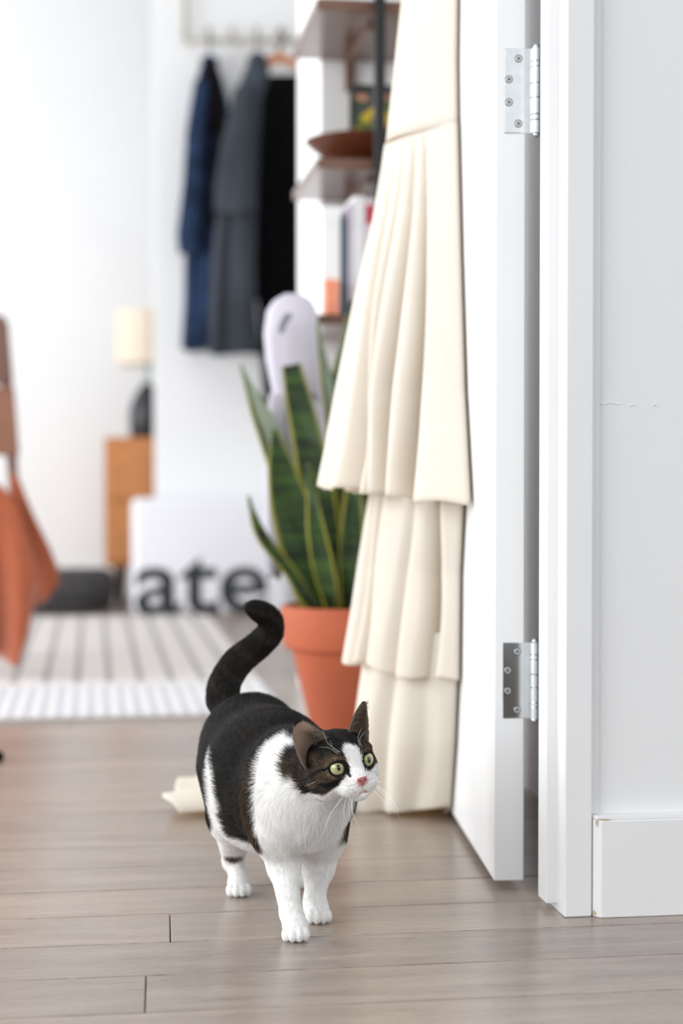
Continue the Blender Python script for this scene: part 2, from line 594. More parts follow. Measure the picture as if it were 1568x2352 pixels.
gown_tier('bodice', -420, 325, [(-420, 985), (-200, 950), (0, 925), (180, 906), (325, 890)], [(-420, 1045), (0, 1044), (180, 1042), (325, 1044)], 0.62,
          [(0.45, 0.12, 0.0015)], 3, nz=30, start=0.9)
gown_tier('upper_ruffle', 322, 1132, [(322, 890.5), (370, 884), (500, 861), (700, 814), (900, 772), (1050, 741), (1132, 722)],
          [(322, 1045), (600, 1052), (900, 1062), (1132, 1076)], 0.70,
          [(0.25, 0.016, 0.10), (0.40, 0.020, 0.095), (0.53, 0.014, 0.05), (0.66, 0.030, 0.07), (0.85, 0.05, 0.02)], 11,
          hem=lambda q: 0.022 * math.sin(math.pi * q) - 0.014 + 0.003 * math.sin(40 * q), start=0.0)
gown_tier('middle_ruffle', 1040, 1528, [(1040, 868), (1135, 850), (1300, 826), (1400, 812), (1528, 790)],
          [(1040, 1062), (1135, 1060), (1300, 1052), (1528, 1050)], 0.68,
          [(0.16, 0.018, 0.075), (0.36, 0.02, 0.02), (0.68, 0.020, 0.075), (0.84, 0.03, 0.03)], 25,
          hem=lambda q: 0.016 * math.sin(math.pi * q) - 0.01 + 0.006 * math.sin(22 * q + 1), start=0.4)
gown_tier('skirt', 1440, 1872, [(1440, 852), (1540, 838), (1650, 824), (1750, 814), (1872, 800)],
          [(1440, 1046), (1540, 1046), (1700, 1040), (1872, 1030)], 0.70,
          [(0.20, 0.05, 0.016), (0.50, 0.05, 0.034)], 41,
          hem=lambda q: -0.012 + 0.036 * math.exp(-q / 0.22), start=0.5)
# train spread on the floor behind the cat
nu, nv = 60, 34
pa = ground(990, 1880); 
V = []
for i in range(nu):
    s = i / (nu - 1)
    X = 0.06 + (-0.268 - 0.06) * s
    for j in range(nv):
        t = j / (nv - 1)
        near = 2.72 - 0.10 * s ** 0.5
        far = 2.98 - 0.02 * s
        Y = near + (far - near) * t
        cut = (np.interp(t, [0, 0.10, 0.28, 0.40, 0.52, 0.8, 1], [-0.246, -0.276, -0.266, -0.242, -0.270, -0.262, -0.24]) + 0.268) * max(0, s - 0.7) / 0.3
        z = 0.008 + 0.022 * math.exp(-((t - 0.13) / 0.14) ** 2) + 0.020 * math.exp(-((t - 0.62) / 0.12) ** 2) + 0.004 * math.sin(9 * s + 4 * t) + 0.02 * max(0, 0.25 - s)
        if j == 0: z = 0.011
        V.append((X + cut, Y + 0.012 * math.sin(7 * s + 2), z))
Fc = [(i * nv + j, i * nv + j + 1, (i + 1) * nv + j + 1, (i + 1) * nv + j) for i in range(nu - 1) for j in range(nv - 1)]
tr = mesh('train', V, Fc, M_CREAM, parent=gown)
so = tr.modifiers.new('cloth', 'SOLIDIFY'); so.thickness = 0.003; so.offset = 1

# ------------------------------------------------------------------ potted snake plant
DP = 3.3
pc = P(800, 1390, DP); pc[2] = 0
plant = thing('potted_snake_plant', pc, 'tall snake plant with yellow-edged leaves in a terracotta pot', 'plant')
prof = [(0.0, 0.0), (0.058, 0.0), (0.0625, 0.004), (0.1075, 0.19), (0.109, 0.193), (0.121, 0.195), (0.1235, 0.199), (0.128, 0.268), (0.127, 0.274), (0.121, 0.2755), (0.117, 0.272),
        (0.111, 0.22), (0.1, 0.19), (0.05, 0.02), (0.0, 0.02)]
pot = mesh('pot', *lathe(pc, prof, 64), M_TERRA, parent=plant, angle=50)
V, Fc = lathe(pc + np.array([0, 0, 0.2]), [(0.0, 0.045), (0.04, 0.046), (0.08, 0.043), (0.113, 0.04), (0.113, 0.02), (0.0, 0.02)], 40)
mesh('soil', V, Fc, M_SOIL, parent=plant)

leaf_m = bpy.data.materials.new('snake_plant_leaf')
leaf_m.use_nodes = True
nt = leaf_m.node_tree
bs = nt.nodes['Principled BSDF']; bs.inputs['Roughness'].default_value = 0.38
at = nt.nodes.new('ShaderNodeAttribute'); at.attribute_name = 'col'
sp = nt.nodes.new('ShaderNodeSeparateColor'); nt.links.new(at.outputs['Color'], sp.inputs['Color'])
wv = nt.nodes.new('ShaderNodeTexNoise'); wv.inputs['Scale'].default_value = 9; wv.inputs['Detail'].default_value = 4
tcn = nt.nodes.new('ShaderNodeTexCoord'); mpn = nt.nodes.new('ShaderNodeMapping'); mpn.inputs['Scale'].default_value = (0.8, 0.8, 5)
nt.links.new(tcn.outputs['Object'], mpn.inputs['Vector']); nt.links.new(mpn.outputs['Vector'], wv.inputs['Vector'])
r1 = nt.nodes.new('ShaderNodeValToRGB')
r1.color_ramp.elements[0].position = 0.38; r1.color_ramp.elements[0].color = lin(20, 42, 15)
r1.color_ramp.elements[1].position = 0.66; r1.color_ramp.elements[1].color = lin(60, 92, 34)
nt.links.new(wv.outputs['Fac'], r1.inputs['Fac'])
mixl = nt.nodes.new('ShaderNodeMix'); mixl.data_type = 'RGBA'
r2 = nt.nodes.new('ShaderNodeValToRGB')
r2.color_ramp.elements[0].position = 0.84; r2.color_ramp.elements[0].color = (0, 0, 0, 1)
r2.color_ramp.elements[1].position = 0.90; r2.color_ramp.elements[1].color = (1, 1, 1, 1)
nt.links.new(sp.outputs['Red'], r2.inputs['Fac']); nt.links.new(r2.outputs['Color'], mixl.inputs[0])
nt.links.new(r1.outputs['Color'], mixl.inputs[6]); mixl.inputs[7].default_value = lin(150, 148, 52)
mixp = nt.nodes.new('ShaderNodeMix'); mixp.data_type = 'RGBA'
nt.links.new(sp.outputs['Blue'], mixp.inputs[0]); nt.links.new(mixl.outputs[2], mixp.inputs[6]); mixp.inputs[7].default_value = lin(178, 192, 172)
mixl = mixp
nt.links.new(mixl.outputs[2], bs.inputs['Base Color'])
trl = nt.nodes.new('ShaderNodeBsdfTranslucent'); nt.links.new(mixl.outputs[2], trl.inputs['Color'])
mxl = nt.nodes.new('ShaderNodeMixShader'); mxl.inputs[0].default_value = 0.12
nt.links.new(bs.outputs[0], mxl.inputs[1]); nt.links.new(trl.outputs[0], mxl.inputs[2])
nt.links.new(mxl.outputs[0], nt.nodes['Material Output'].inputs['Surface'])


def leaf(pts, widths, facing=0.0, twist=0.0, pale=0.0):
    """pts: (px, py, D) from base to tip; widths in px at DP"""
    W = smoothpoly([P(*p) for p in pts], 26)
    ws = np.interp(np.linspace(0, 1, 26), np.linspace(0, 1, len(widths)), widths) * DP / F / 2
    V, cols, ns = [], [], 9
    for i, p in enumerate(W):
        t = i / 25
        tg = W[min(i + 1, 25)] - W[max(i - 1, 0)]; tg /= np.linalg.norm(tg)
        ang = facing + twist * t
        side = np.array([math.cos(ang), math.sin(ang), 0]); side -= tg * side.dot(tg); side /= np.linalg.norm(side)
        nrm = np.cross(side, tg)
        for k in range(ns):
            q = 2 * k / (ns - 1) - 1
            V.append(p + side * q * ws[i] + nrm * (0.35 * ws[i] * (q * q - 0.5) + 0.004 * math.sin(9 * t + 3 * q)))
            cols.append((abs(q), t, pale * min(1, max(0, (q + 0.55) * 6))))
    Fc = [(i * ns + k, i * ns + k + 1, (i + 1) * ns + k + 1, (i + 1) * ns + k) for i in range(25) for k in range(ns - 1)]
    o = mesh('leaf', V, Fc, leaf_m, parent=plant, cols=np.array(cols))
    so = o.modifiers.new('flesh', 'SOLIDIFY'); so.thickness = 0.0035; so.offset = 0
    return o


leaf([(752, 1400, 3.28), (700, 1270, 3.26), (655, 1120, 3.25), (628, 985, 3.24)], [40, 90, 104, 90, 56, 10], 0.15)
leaf([(735, 1400, 3.30), (690, 1240, 3.30), (625, 1020, 3.29), (553, 838, 3.28)], [28, 56, 70, 66, 46, 4], 0.5, pale=0.75)
leaf([(772, 1400, 3.3), (738, 1180, 3.27), (705, 1010, 3.26), (668, 838, 3.26)], [40, 66, 76, 76, 68, 60, 44], 0.1)
leaf([(722, 1400, 3.24), (672, 1325, 3.22), (605, 1240, 3.2), (570, 1140, 3.19)], [30, 38, 34, 26, 3], 0.7)
leaf([(806, 1400, 3.3), (792, 1150, 3.3), (778, 930, 3.3), (808, 690, 3.3)], [36, 50, 56, 52, 44, 5], -0.4)
leaf([(790, 1400, 3.31), (772, 1180, 3.31), (765, 970, 3.30), (728, 740, 3.29)], [30, 50, 54, 50, 36, 3], 0.6, pale=0.5)
leaf([(800, 1400, 3.25), (806, 1280, 3.24), (812, 1150, 3.24), (800, 1010, 3.24)], [36, 48, 56, 50, 30, 3], -0.2)
leaf([(762, 1400, 3.22), (742, 1300, 3.2), (722, 1180, 3.2), (706, 1060, 3.2)], [30, 48, 50, 40, 24, 3], -0.3)
leaf([(835, 1400, 3.3), (842, 1240, 3.3), (850, 1080, 3.3), (852, 930, 3.3)], [34, 56, 62, 52, 34, 3], 0.3)
leaf([(776, 1400, 3.31), (768, 1280, 3.31), (762, 1160, 3.305), (770, 1040, 3.30)], [30, 46, 56, 48, 34, 3], 0.0)
leaf([(820, 1400, 3.4), (826, 1200, 3.42), (840, 980, 3.44), (845, 760, 3.44)], [36, 52, 60, 52, 34, 3], 0.4)
leaf([(705, 1400, 3.28), (680, 1330, 3.28), (668, 1250, 3.28), (662, 1170, 3.28)], [22, 34, 34, 26, 3], 0.5)
peb_m = material('pale_pink_stone', lin(222, 196, 188), 0.8, var=0.06)
for px, py, D, r in ((752, 1379, 3.22, 0.015), (790, 1372, 3.23, 0.019), (724, 1382, 3.23, 0.012)):
    c = P(px, py, D); c[2] = 0.242 + r * 0.5
    V, Fc = lathe(c, [(0.001, -r * .8), (r * .6, -r * .7), (r, -r * .1), (r * .85, r * .4), (r * .4, r * .75), (0.001, r * .8)], 14)
    mesh('pebble', V, Fc, peb_m, parent=plant)

# ------------------------------------------------------------------ shelving on the wall, and what stands on it
AL = 0.441
BF, BB = 3.43, 3.8472
shelving = thing('shelving_unit', R(AL + 0.4, 3.65, 0), 'walnut shelves on a black metal post frame against the white wall', 'shelf')
for zt, zb in ((1.462, 1.438), (1.148, 1.127), (0.839, 0.819)):
    o = mesh('shelf', *rbox(AL, AL + 1.15, BF, BB, zb, zt), M_WALNUT, parent=shelving, smooth=False); bevel(o, 0.002)
    a = RI(P(815, 400, 3.8))[0]
    v, f = merge(rbox(a - 0.008, a + 0.008, BF + 0.1, BB, zb - 0.012, zb), rbox(a - 0.01, a + 0.01, BB - 0.02, BB, zb - 0.07, zb))
    bevel(mesh('bracket', v, f, M_WALNUT, parent=shelving, smooth=False), 0.001)
ap = RI(P(888, 200, 3.38))[0]
for a in (ap, ap + 0.72):
    bevel(mesh('post', *rbox(a - 0.0105, a + 0.0105, BF - 0.022, BF - 0.001, 0, 2.2), M_BLACK, parent=shelving, smooth=False), 0.002)

# bowl
c = P(852, 340, 3.62); c[2] = 1.1486
bowl = tag(mesh('wooden_bowl', *lathe(c, [(0.0, 0), (0.05, 0), (0.062, 0.004), (0.098, 0.026), (0.135, 0.056), (0.137, 0.06), (0.133, 0.0605), (0.095, 0.032), (0.05, 0.012), (0.0, 0.01)], 56), M_BOWL, base=c, angle=60),
           'wide dark brown wooden bowl on the middle walnut shelf', 'bowl')
# framed picture of yellow flowers
pic_b = RI(P(840, 260, 3.77))[1]
a0 = RI(P(797, 260, 3.8))[0]; a1 = a0 + 0.17
ztop = P(797, 203, 3.8)[2]
pic = thing('framed_picture', R((a0 + a1) / 2, pic_b, 1.148), 'dark picture of yellow and green flowers leaning behind the wooden bowl', 'picture')
fm = material('dark_frame', lin(50, 50, 56), 0.5)
v, f = merge(rbox(a0, a0 + 0.008, pic_b - 0.008, pic_b + 0.008, 1.1486, ztop), rbox(a1 - 0.008, a1, pic_b - 0.008, pic_b + 0.008, 1.1486, ztop),
             rbox(a0 + 0.008, a1 - 0.008, pic_b - 0.008, pic_b + 0.008, 1.1486, 1.156), rbox(a0 + 0.008, a1 - 0.008, pic_b - 0.008, pic_b + 0.008, ztop - 0.008, ztop))
mesh('frame', v, f, fm, parent=pic, smooth=False)
pm = bpy.data.materials.new('flower_print'); pm.use_nodes = True
nt = pm.node_tree; bs = nt.nodes['Principled BSDF']; bs.inputs['Roughness'].default_value = 0.5
tcn = nt.nodes.new('ShaderNodeTexCoord'); vo = nt.nodes.new('ShaderNodeTexVoronoi'); vo.inputs['Scale'].default_value = 36
nt.links.new(tcn.outputs['Object'], vo.inputs['Vector'])
rr = nt.nodes.new('ShaderNodeValToRGB'); rr.color_ramp.interpolation = 'CONSTANT'
els = rr.color_ramp.elements
els[0].position = 0; els[0].color = lin(56, 62, 60)
els[1].position = 0.18; els[1].color = lin(206, 178, 42)
for p_, c_ in ((0.42, lin(84, 104, 48)), (0.6, lin(214, 150, 120)), (0.72, lin(186, 176, 84)), (0.85, lin(70, 78, 70))):
    e = els.new(p_); e.color = c_
sx = nt.nodes.new('ShaderNodeSeparateColor'); nt.links.new(vo.outputs['Color'], sx.inputs[0]); nt.links.new(sx.outputs[0], rr.inputs['Fac'])
# dark border above the bunch of flowers
sz = nt.nodes.new('ShaderNodeSeparateXYZ'); nt.links.new(tcn.outputs['Object'], sz.inputs[0])
rz = nt.nodes.new('ShaderNodeValToRGB'); rz.color_ramp.elements[0].position = 0.184; rz.color_ramp.elements[1].position = 0.194
nt.links.new(sz.outputs['Z'], rz.inputs['Fac'])
mxp = nt.nodes.new('ShaderNodeMix'); mxp.data_type = 'RGBA'; nt.links.new(rz.outputs[0], mxp.inputs[0])
nt.links.new(rr.outputs[0], mxp.inputs[6]); mxp.inputs[7].default_value = lin(58, 60, 64)
nt.links.new(mxp.outputs[2], bs.inputs['Base Color'])
mesh('print', *rbox(a0 + 0.008, a1 - 0.008, pic_b - 0.001, pic_b + 0.006, 1.156, ztop - 0.008), pm, parent=pic, smooth=False)


def book(px0, px1, ytop, D, color, label, depth=0.19, zb=0.839, name='book', group=None, cover2=None, cat='book'):
    zb = zb + 0.0006
    a0 = RI(P(px0, ytop, D))[0]; a1 = RI(P(px1, ytop, D))[0] - 0.0006
    b = RI(P((px0 + px1) / 2, ytop, D))[1]
    zt = P(px0, ytop, D)[2]
    t = thing(name, R((a0 + a1) / 2, b + depth / 2, zb), label, cat, group)
    cm = material('cover', color, 0.55, var=0.04)
    v, f = merge(rbox(a0, a0 + 0.0022, b, b + depth, zb, zt), rbox(a1 - 0.0022, a1, b, b + depth, zb, zt), rbox(a0 + 0.0022, a1 - 0.0022, b, b + 0.0022, zb, zt))
    mesh('cover', v, f, cm, parent=t, smooth=False)
    mesh('pages', *rbox(a0 + 0.0022, a1 - 0.0022, b + 0.0022, b + depth - 0.004, zb + 0.003, zt - 0.003), M_PAGE, parent=t, smooth=False)
    if cover2:
        mesh('spine_band', *rbox(a0 + 0.0004, a1 - 0.0004, b - 0.0005, b, zt - 0.052, zt - 0.014), material('band', cover2, 0.5), parent=t, smooth=False)
    return t


M_PAGE = material('book_pages', (0.8, 0.78, 0.72), 0.9, var=0.04, scale=300)
g = 'upright books on the lower walnut shelf'
book(740, 782, 474, 3.50, (0.86, 0.88, 0.88), 'thick white binder standing leftmost on the lower shelf', name='binder', group=g, cat='binder')
book(784, 799, 500, 3.50, lin(88, 100, 116), 'slate blue book between the white binder and the pale lilac book', group=g)
book(800, 811, 466, 3.50, lin(206, 198, 210), 'thin pale lilac book right of the slate blue book', group=g)
book(812, 838, 450, 3.50, (0.86, 0.86, 0.88), 'white book standing between the lilac book and the red banded book', group=g)
book(839, 868, 455, 3.50, lin(226, 214, 218), 'pale book with a red band near the top of its spine', group=g, cover2=lin(196, 70, 84))
# small box in front of the binder
a0, a1 = RI(P(748, 680, 3.46))[0], RI(P(778, 680, 3.46))[0]; bz = RI(P(760, 680, 3.46))[1]
cm = material('coral_card', lin(238, 150, 118), 0.6, var=0.04)
cb = thing('card_box', R((a0 + a1) / 2, bz + 0.012, 0.839), 'small coral orange card box in front of the white binder', 'box')
bevel(mesh('body', *rbox(a0, a1, bz, bz + 0.03, 0.8396, 0.893), cm, parent=cb, smooth=False), 0.001)
bevel(mesh('lid', *rbox(a0 - 0.0008, a1 + 0.0008, bz - 0.0008, bz + 0.0308, 0.893, 0.908), cm, parent=cb, smooth=False), 0.001)


# ------------------------------------------------------------------ garments
def garment_geo(rows, D, depth, seed, nth=56, nz=46, amp=0.06, tilt=0.0):
    """closed cloth body: rows (y, xl, xr) of its outline at distance D"""
    r = np.random.default_rng(seed)
    p1, p2, p3 = r.uniform(0, 6, 3)
    ys = [q[0] for q in rows]
    V = []
    for i, yy in enumerate(np.linspace(ys[0], ys[-1], nz)):
        t = i / (nz - 1)
        xl = np.interp(yy, ys, [q[1] for q in rows]); xr = np.interp(yy, ys, [q[2] for q in rows])
        A, B = P(xl, yy, D), P(xr, yy, D)
        c = (A + B) / 2; h = abs(B[0] - A[0]) / 2
        dep = depth / 2 * min(1.0, 0.35 + 2.2 * t)
        for k in range(nth):
            a = 2 * math.pi * k / nth
            m = 1 + amp * min(1, 3 * t) * (math.sin(7 * a + p1) + 0.7 * math.sin(11 * a + p2 + 2 * t) + 0.4 * math.sin(5 * a + p3 - 4 * t))
            ca, sa = math.cos(a), math.sin(a)
            V.append(c + np.array([h * math.copysign(abs(ca) ** 0.8, ca) * (1 + 0.25 * (m - 1)), dep * sa * m, 0.006 * math.sin(3 * a + p1) * t]))
    Fc = [(i * nth + k, (i + 1) * nth + k, (i + 1) * nth + (k + 1) % nth, i * nth + (k + 1) % nth) for i in range(nz - 1) for k in range(nth)]
    Fc += [tuple(range(nth)), tuple((nz - 1) * nth + k for k in range(nth))[::-1]]
    return V, Fc


def garment(name, label, cat, mat, D, depth, body, sleeves, seed, collar=None, group=None, loop=None, panel=None):
    c = P((body[0][1] + body[0][2]) / 2, body[0][0], D)
    t = thing(name, c, label, cat, group)
    mesh('body', *garment_geo(body, D, depth, seed, amp=0.13), mat, parent=t, angle=60)
    for k, (sl, dd) in enumerate(sleeves):
        mesh('sleeve', *garment_geo(sl, D + dd, depth * 0.5, seed + k + 1, nth=32, nz=34), mat, parent=t, angle=60)
    if panel:
        mesh('front_panel', *garment_geo(panel[0], D + panel[1], 0.03, seed + 7, nth=32, nz=30), M_PANEL, parent=t, angle=60)
    if loop:
        mesh('hanging_loop', *tube(smoothpoly([P(*q) for q in loop], 12), 0.003, 6), M_BLACK, parent=t)
    if collar:
        (x, y, rx, rz) = collar
        cc = P(x, y, D); k_ = D / F
        pts = [cc + np.array([rx * k_ * math.cos(a), 0.4 * depth * math.sin(a), rz * k_ * math.sin(a) * 0.3]) for a in np.linspace(0, 2 * math.pi, 25)]
        mesh('collar', *tube(pts, rz * k_ * 0.55, 8, cap=False), mat, parent=t)
    return t


gg = 'garments hanging from the wire rack'
DW = 6.667
garment('denim_jacket', 'indigo blue denim coat hanging leftmost on the wall rack', 'coat', M_NAVY, 6.575, 0.12,
        [(128, 470, 492), (165, 456, 506), (230, 441, 524), (320, 432, 530), (450, 424, 526), (560, 426, 516), (700, 424, 506), (803, 417, 496)],
        [([(185, 446, 480), (300, 428, 474), (430, 420, 470), (540, 406, 466), (580, 410, 462)], -0.10)], 5, collar=(481, 140, 14, 14), group=gg, panel=([(132, 468, 492), (180, 462, 506), (300, 452, 520), (420, 448, 520), (520, 440, 508)], -0.052), loop=[(481, 134, 6.575), (480, 104, 6.545), (478, 84, 6.535), (478, 70, 6.54)])
garment('wool_coat', 'charcoal grey wool coat hanging between the denim and the black coats', 'coat', M_CHAR, 6.36, 0.12,
        [(122, 578, 606), (160, 562, 622), (230, 534, 600), (350, 514, 594), (480, 500, 590), (600, 488, 586), (720, 482, 590), (812, 480, 600)],
        [([(200, 538, 585), (340, 508, 585), (430, 494, 584), (488, 492, 586)], -0.08)], 15, collar=(592, 136, 16, 16), group=gg, loop=[(591, 128, 6.36), (589, 104, 6.44), (588, 84, 6.535), (588, 70, 6.54)])
garment('long_coat', 'long black coat hanging rightmost beside the white shelf wall', 'coat', M_COAT, 6.53, 0.12,
        [(174, 612, 706), (200, 590, 728), (300, 580, 738), (500, 580, 742), (690, 596, 742), (800, 600, 725), (932, 606, 700)],
        [([(220, 592, 640), (420, 572, 636), (600, 562, 628), (690, 566, 626)], -0.03)], 23, group=gg)
# wooden hanger that carries the long coat
hg = thing('coat_hanger', P(636, 150, 6.55), 'wooden coat hanger with a black hook holding the long black coat', 'hanger')
V, Fc = tube(smoothpoly([P(596, 164, 6.55), P(614, 146, 6.55), P(640, 132, 6.55), P(668, 144, 6.55), P(700, 166, 6.55)], 22), [0.008 + 0.012 * math.sin(math.pi * i / 21) for i in range(22)], 10)
mesh('bar', V, Fc, material('hanger_wood', lin(190, 122, 74), 0.5, var=0.1), parent=hg)
mesh('hook', *tube(smoothpoly([P(640, 130, 6.55), P(640, 110, 6.545), P(650, 98, 6.54), P(653, 82, 6.535), P(645, 70, 6.535), P(636, 80, 6.535)], 20), 0.006, 8), M_BLACK, parent=hg)
# wire rack
DRK = 6.60
rack = thing('coat_rack', P(530, 95, DRK), 'beige wire rack with pegs fixed to the white wall above the coats', 'rack')
for pts in ([(425, -120), (425, 95)], [(425, 95), (735, 95)], [(425, -120), (735, -120)], [(735, -120), (735, 95)]):
    (x0, y0), (x1, y1) = pts
    mesh('frame_rod', *tube([P(x0, y0, DRK), P((x0 + x1) / 2, (y0 + y1) / 2, DRK), P(x1, y1, DRK)], 0.0105, 10), M_WIRE, parent=rack)
for px in (478, 532, 588, 645, 700):
    mesh('peg', *tube(smoothpoly([P(px, 62, DRK - 0.03), P(px, 84, DRK - 0.035), P(px, 95, DRK - 0.012), P(px, 95, DRK)], 10), 0.009, 8), M_WIRE, parent=rack)
for px in (440, 720):
    mesh('wall_mount', *tube([P(px, 92, DRK), P(px, 92, DRK + 0.04), P(px, 92, DW)], 0.008, 8), M_WIRE, parent=rack)

# pale grey hoodie on the end of the shelf wall
DH = 3.375
hood = thing('hooded_sweatshirt', P(668, 690, DH), 'pale grey hooded sweatshirt hanging by its hood from the end of the walnut shelf', 'sweatshirt')
V, Fc = garment_geo([(676, 652, 692), (690, 628, 716), (715, 612, 728), (770, 605, 736), (830, 610, 738), (880, 620, 738), (910, 626, 738)], DH, 0.085, 31, nth=40, nz=30, amp=0.025)
mesh('hood', V, Fc, M_HOOD, parent=hood)
V, Fc = garment_geo([(880, 624, 738), (960, 622, 745), (1100, 612, 752), (1250, 622, 750), (1300, 628, 748)], DH, 0.085, 33, amp=0.04)
mesh('body', V, Fc, M_HOOD, parent=hood, angle=60)
V, Fc = garment_geo([(905, 618, 660), (1050, 604, 650), (1200, 604, 648), (1270, 612, 646)], DH - 0.04, 0.05, 35, nth=30)
mesh('sleeve', V, Fc, M_HOOD, parent=hood)
V, Fc = garment_geo([(1270, 612, 648), (1325, 616, 646)], DH - 0.04, 0.055, 36, nth=30, nz=10)
mesh('cuff', V, Fc, material('grey_rib', lin(136, 132, 142), 0.95, var=0.05), parent=hood)
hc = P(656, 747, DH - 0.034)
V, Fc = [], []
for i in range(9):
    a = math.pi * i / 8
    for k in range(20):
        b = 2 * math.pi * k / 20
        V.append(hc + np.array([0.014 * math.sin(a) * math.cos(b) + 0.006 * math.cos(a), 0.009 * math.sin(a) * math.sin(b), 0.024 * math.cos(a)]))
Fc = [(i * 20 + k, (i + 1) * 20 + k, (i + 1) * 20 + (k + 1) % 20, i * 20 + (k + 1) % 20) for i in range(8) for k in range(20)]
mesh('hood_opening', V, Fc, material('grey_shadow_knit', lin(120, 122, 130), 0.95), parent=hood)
mesh('peg', *tube([P(668, 690, DH), P(700, 712, DH + 0.01), P(736, 734, DH + 0.055)], 0.004, 8), M_BLACK, parent=hood)

# ------------------------------------------------------------------ nightstand and lamp behind the partition
ca = RI(P(240, 1005, 6.9))[0]; cbb = 6.84
cab = thing('nightstand', R(ca + 0.22, cbb + 0.19, 0), 'honey oak nightstand with two drawers on dark legs beside the partition', 'nightstand')
zt = P(240, 1005, 6.85)[2]; zl = P(240, 1300, 6.85)[2]
bevel(mesh('body', *rbox(ca, ca + 0.45, cbb, cbb + 0.38, zl, zt), M_OAK, parent=cab, smooth=False), 0.004)
zm = (zl + zt) / 2 + 0.0
for z0, z1 in ((zm + 0.012, zt - 0.024), (zl + 0.018, zm - 0.012)):
    d = bevel(mesh('drawer', *rbox(ca + 0.014, ca + 0.436, cbb - 0.014, cbb + 0.002, z0, z1), M_OAK, parent=cab, smooth=False), 0.003)
    mesh('knob', *lathe(R(ca + 0.225, cbb - 0.03, (z0 + z1) / 2), [(0.0, -0.01), (0.010, -0.008), (0.013, 0), (0.010, 0.008), (0.0, 0.01)], 16), M_BLACK, parent=d)
M_LEG = material('dark_stained_leg', lin(74, 48, 36), 0.5, var=0.1)
for da, db in ((0.06, 0.04), (0.39, 0.04), (0.06, 0.34), (0.39, 0.34)):
    mesh('leg', *tube([R(ca + da, cbb + db, 0.0), R(ca + da, cbb + db, zl / 2), R(ca + da, cbb + db, zl + 0.003)], [0.016, 0.021, 0.026], 12), M_LEG, parent=cab)
lc = P(338, 980, 6.99); lc[2] = zt
lamp = thing('table_lamp', lc, 'table lamp with a cream drum shade and a dark teardrop base on the nightstand', 'lamp')
k = 6.99 / F
zz = lambda y: P(338, y, 6.99)[2] - zt
mesh('base', *lathe(lc, [(0.0, 0.0), (34 * k, 0.0), (40 * k, 0.012), (42 * k, zz(945)), (34 * k, zz(918)), (20 * k, zz(895)), (9 * k, zz(880)), (0.0, zz(879))], 36), M_CERAM, parent=lamp)
mesh('neck', *lathe(lc, [(0.0, zz(881)), (8 * k, zz(881)), (7 * k, zz(850)), (7 * k, zz(835)), (0, zz(835))], 20), M_GLASS, parent=lamp)
mesh('shade', *lathe(lc, [(72 * k, zz(838)), (71 * k, zz(714)), (70 * k, zz(714)), (71 * k, zz(838))], 48, closed=True), M_SHADE, parent=lamp, angle=60)
mesh('bulb', *lathe(lc, [(0.0, zz(838)), (9 * k, zz(836)), (16 * k, zz(800)), (12 * k, zz(778)), (0.0, zz(770))], 20), M_GLASS, parent=lamp)

# ------------------------------------------------------------------ white lettered box
DBX = 6.36
ba0 = RI(P(305, 1300, DBX))[0]; ba1 = RI(P(668, 1300, DBX))[0]
bxb = RI(P(305, 1300, DBX))[1]
bzt = P(400, 1146, DBX)[2]
lbox = thing('lettered_box', R((ba0 + ba1) / 2, bxb + 0.12, 0), 'white box with large dark lettering standing below the hanging coats', 'box')
o = mesh('body', *rbox(ba0, ba1, bxb, bxb + 0.24, 0.0, bzt), M_BOX, parent=lbox, smooth=True); bevel(o, 0.022, 5)


def text_part(body, origin, size, parent, mat, offset=0.0):
    cu = bpy.data.curves.new('lettering', 'FONT')
    cu.body = body; cu.size = size; cu.extrude = 0.001; cu.offset = offset
    tmp = bpy.data.objects.new('tmp', cu); COL.objects.link(tmp)
    dg = bpy.context.evaluated_depsgraph_get()
    me = bpy.data.meshes.new_from_object(tmp.evaluated_get(dg))
    co = np.zeros(len(me.vertices) * 3); me.vertices.foreach_get('co', co); co = co.reshape(-1, 3)
    faces = [tuple(p.vertices) for p in me.polygons]
    bpy.data.objects.remove(tmp); bpy.data.meshes.remove(me)
    a0, b, z0 = origin
    W = np.array([R(a0 + x * 1.16, b - 0.0008 - zz_, z0 + y) for x, y, zz_ in co])
    return mesh('lettering', W, faces, mat, parent=parent, smooth=False)


TS = 0.345
text_part('ate', (RI(P(308, 1400, DBX - 0.003))[0], bxb, 0.010), TS, lbox, M_INK, offset=0.006)

# ------------------------------------------------------------------ rug
ra1 = RI(ground(622, 1600))[0]
rb0 = RI(ground(300, 1650))[1]
rb1 = RI(ground(300, 1420))[1]
rm = bpy.data.materials.new('striped_rug'); rm.use_nodes = True
nt = rm.node_tree; bs = nt.nodes['Principled BSDF']; bs.inputs['Roughness'].default_value = 0.95; bs.inputs['Specular IOR Level'].default_value = 0.1
N = nt.nodes.new; Lk = nt.links.new
tcn = N('ShaderNodeTexCoord'); mp = N('ShaderNodeMapping'); mp.inputs['Rotation'].default_value = (0, 0, -YAW)
Lk(tcn.outputs['Object'], mp.inputs['Vector'])
sx = N('ShaderNodeSeparateXYZ'); Lk(mp.outputs['Vector'], sx.inputs[0])


def mth(op, a, b=None, c=None):
    n = N('ShaderNodeMath'); n.operation = op
    for i, q in enumerate((a, b, c)):
        if q is None: continue
        if isinstance(q, (int, float)): n.inputs[i].default_value = q
        else: Lk(q, n.inputs[i])
    return n.outputs[0]


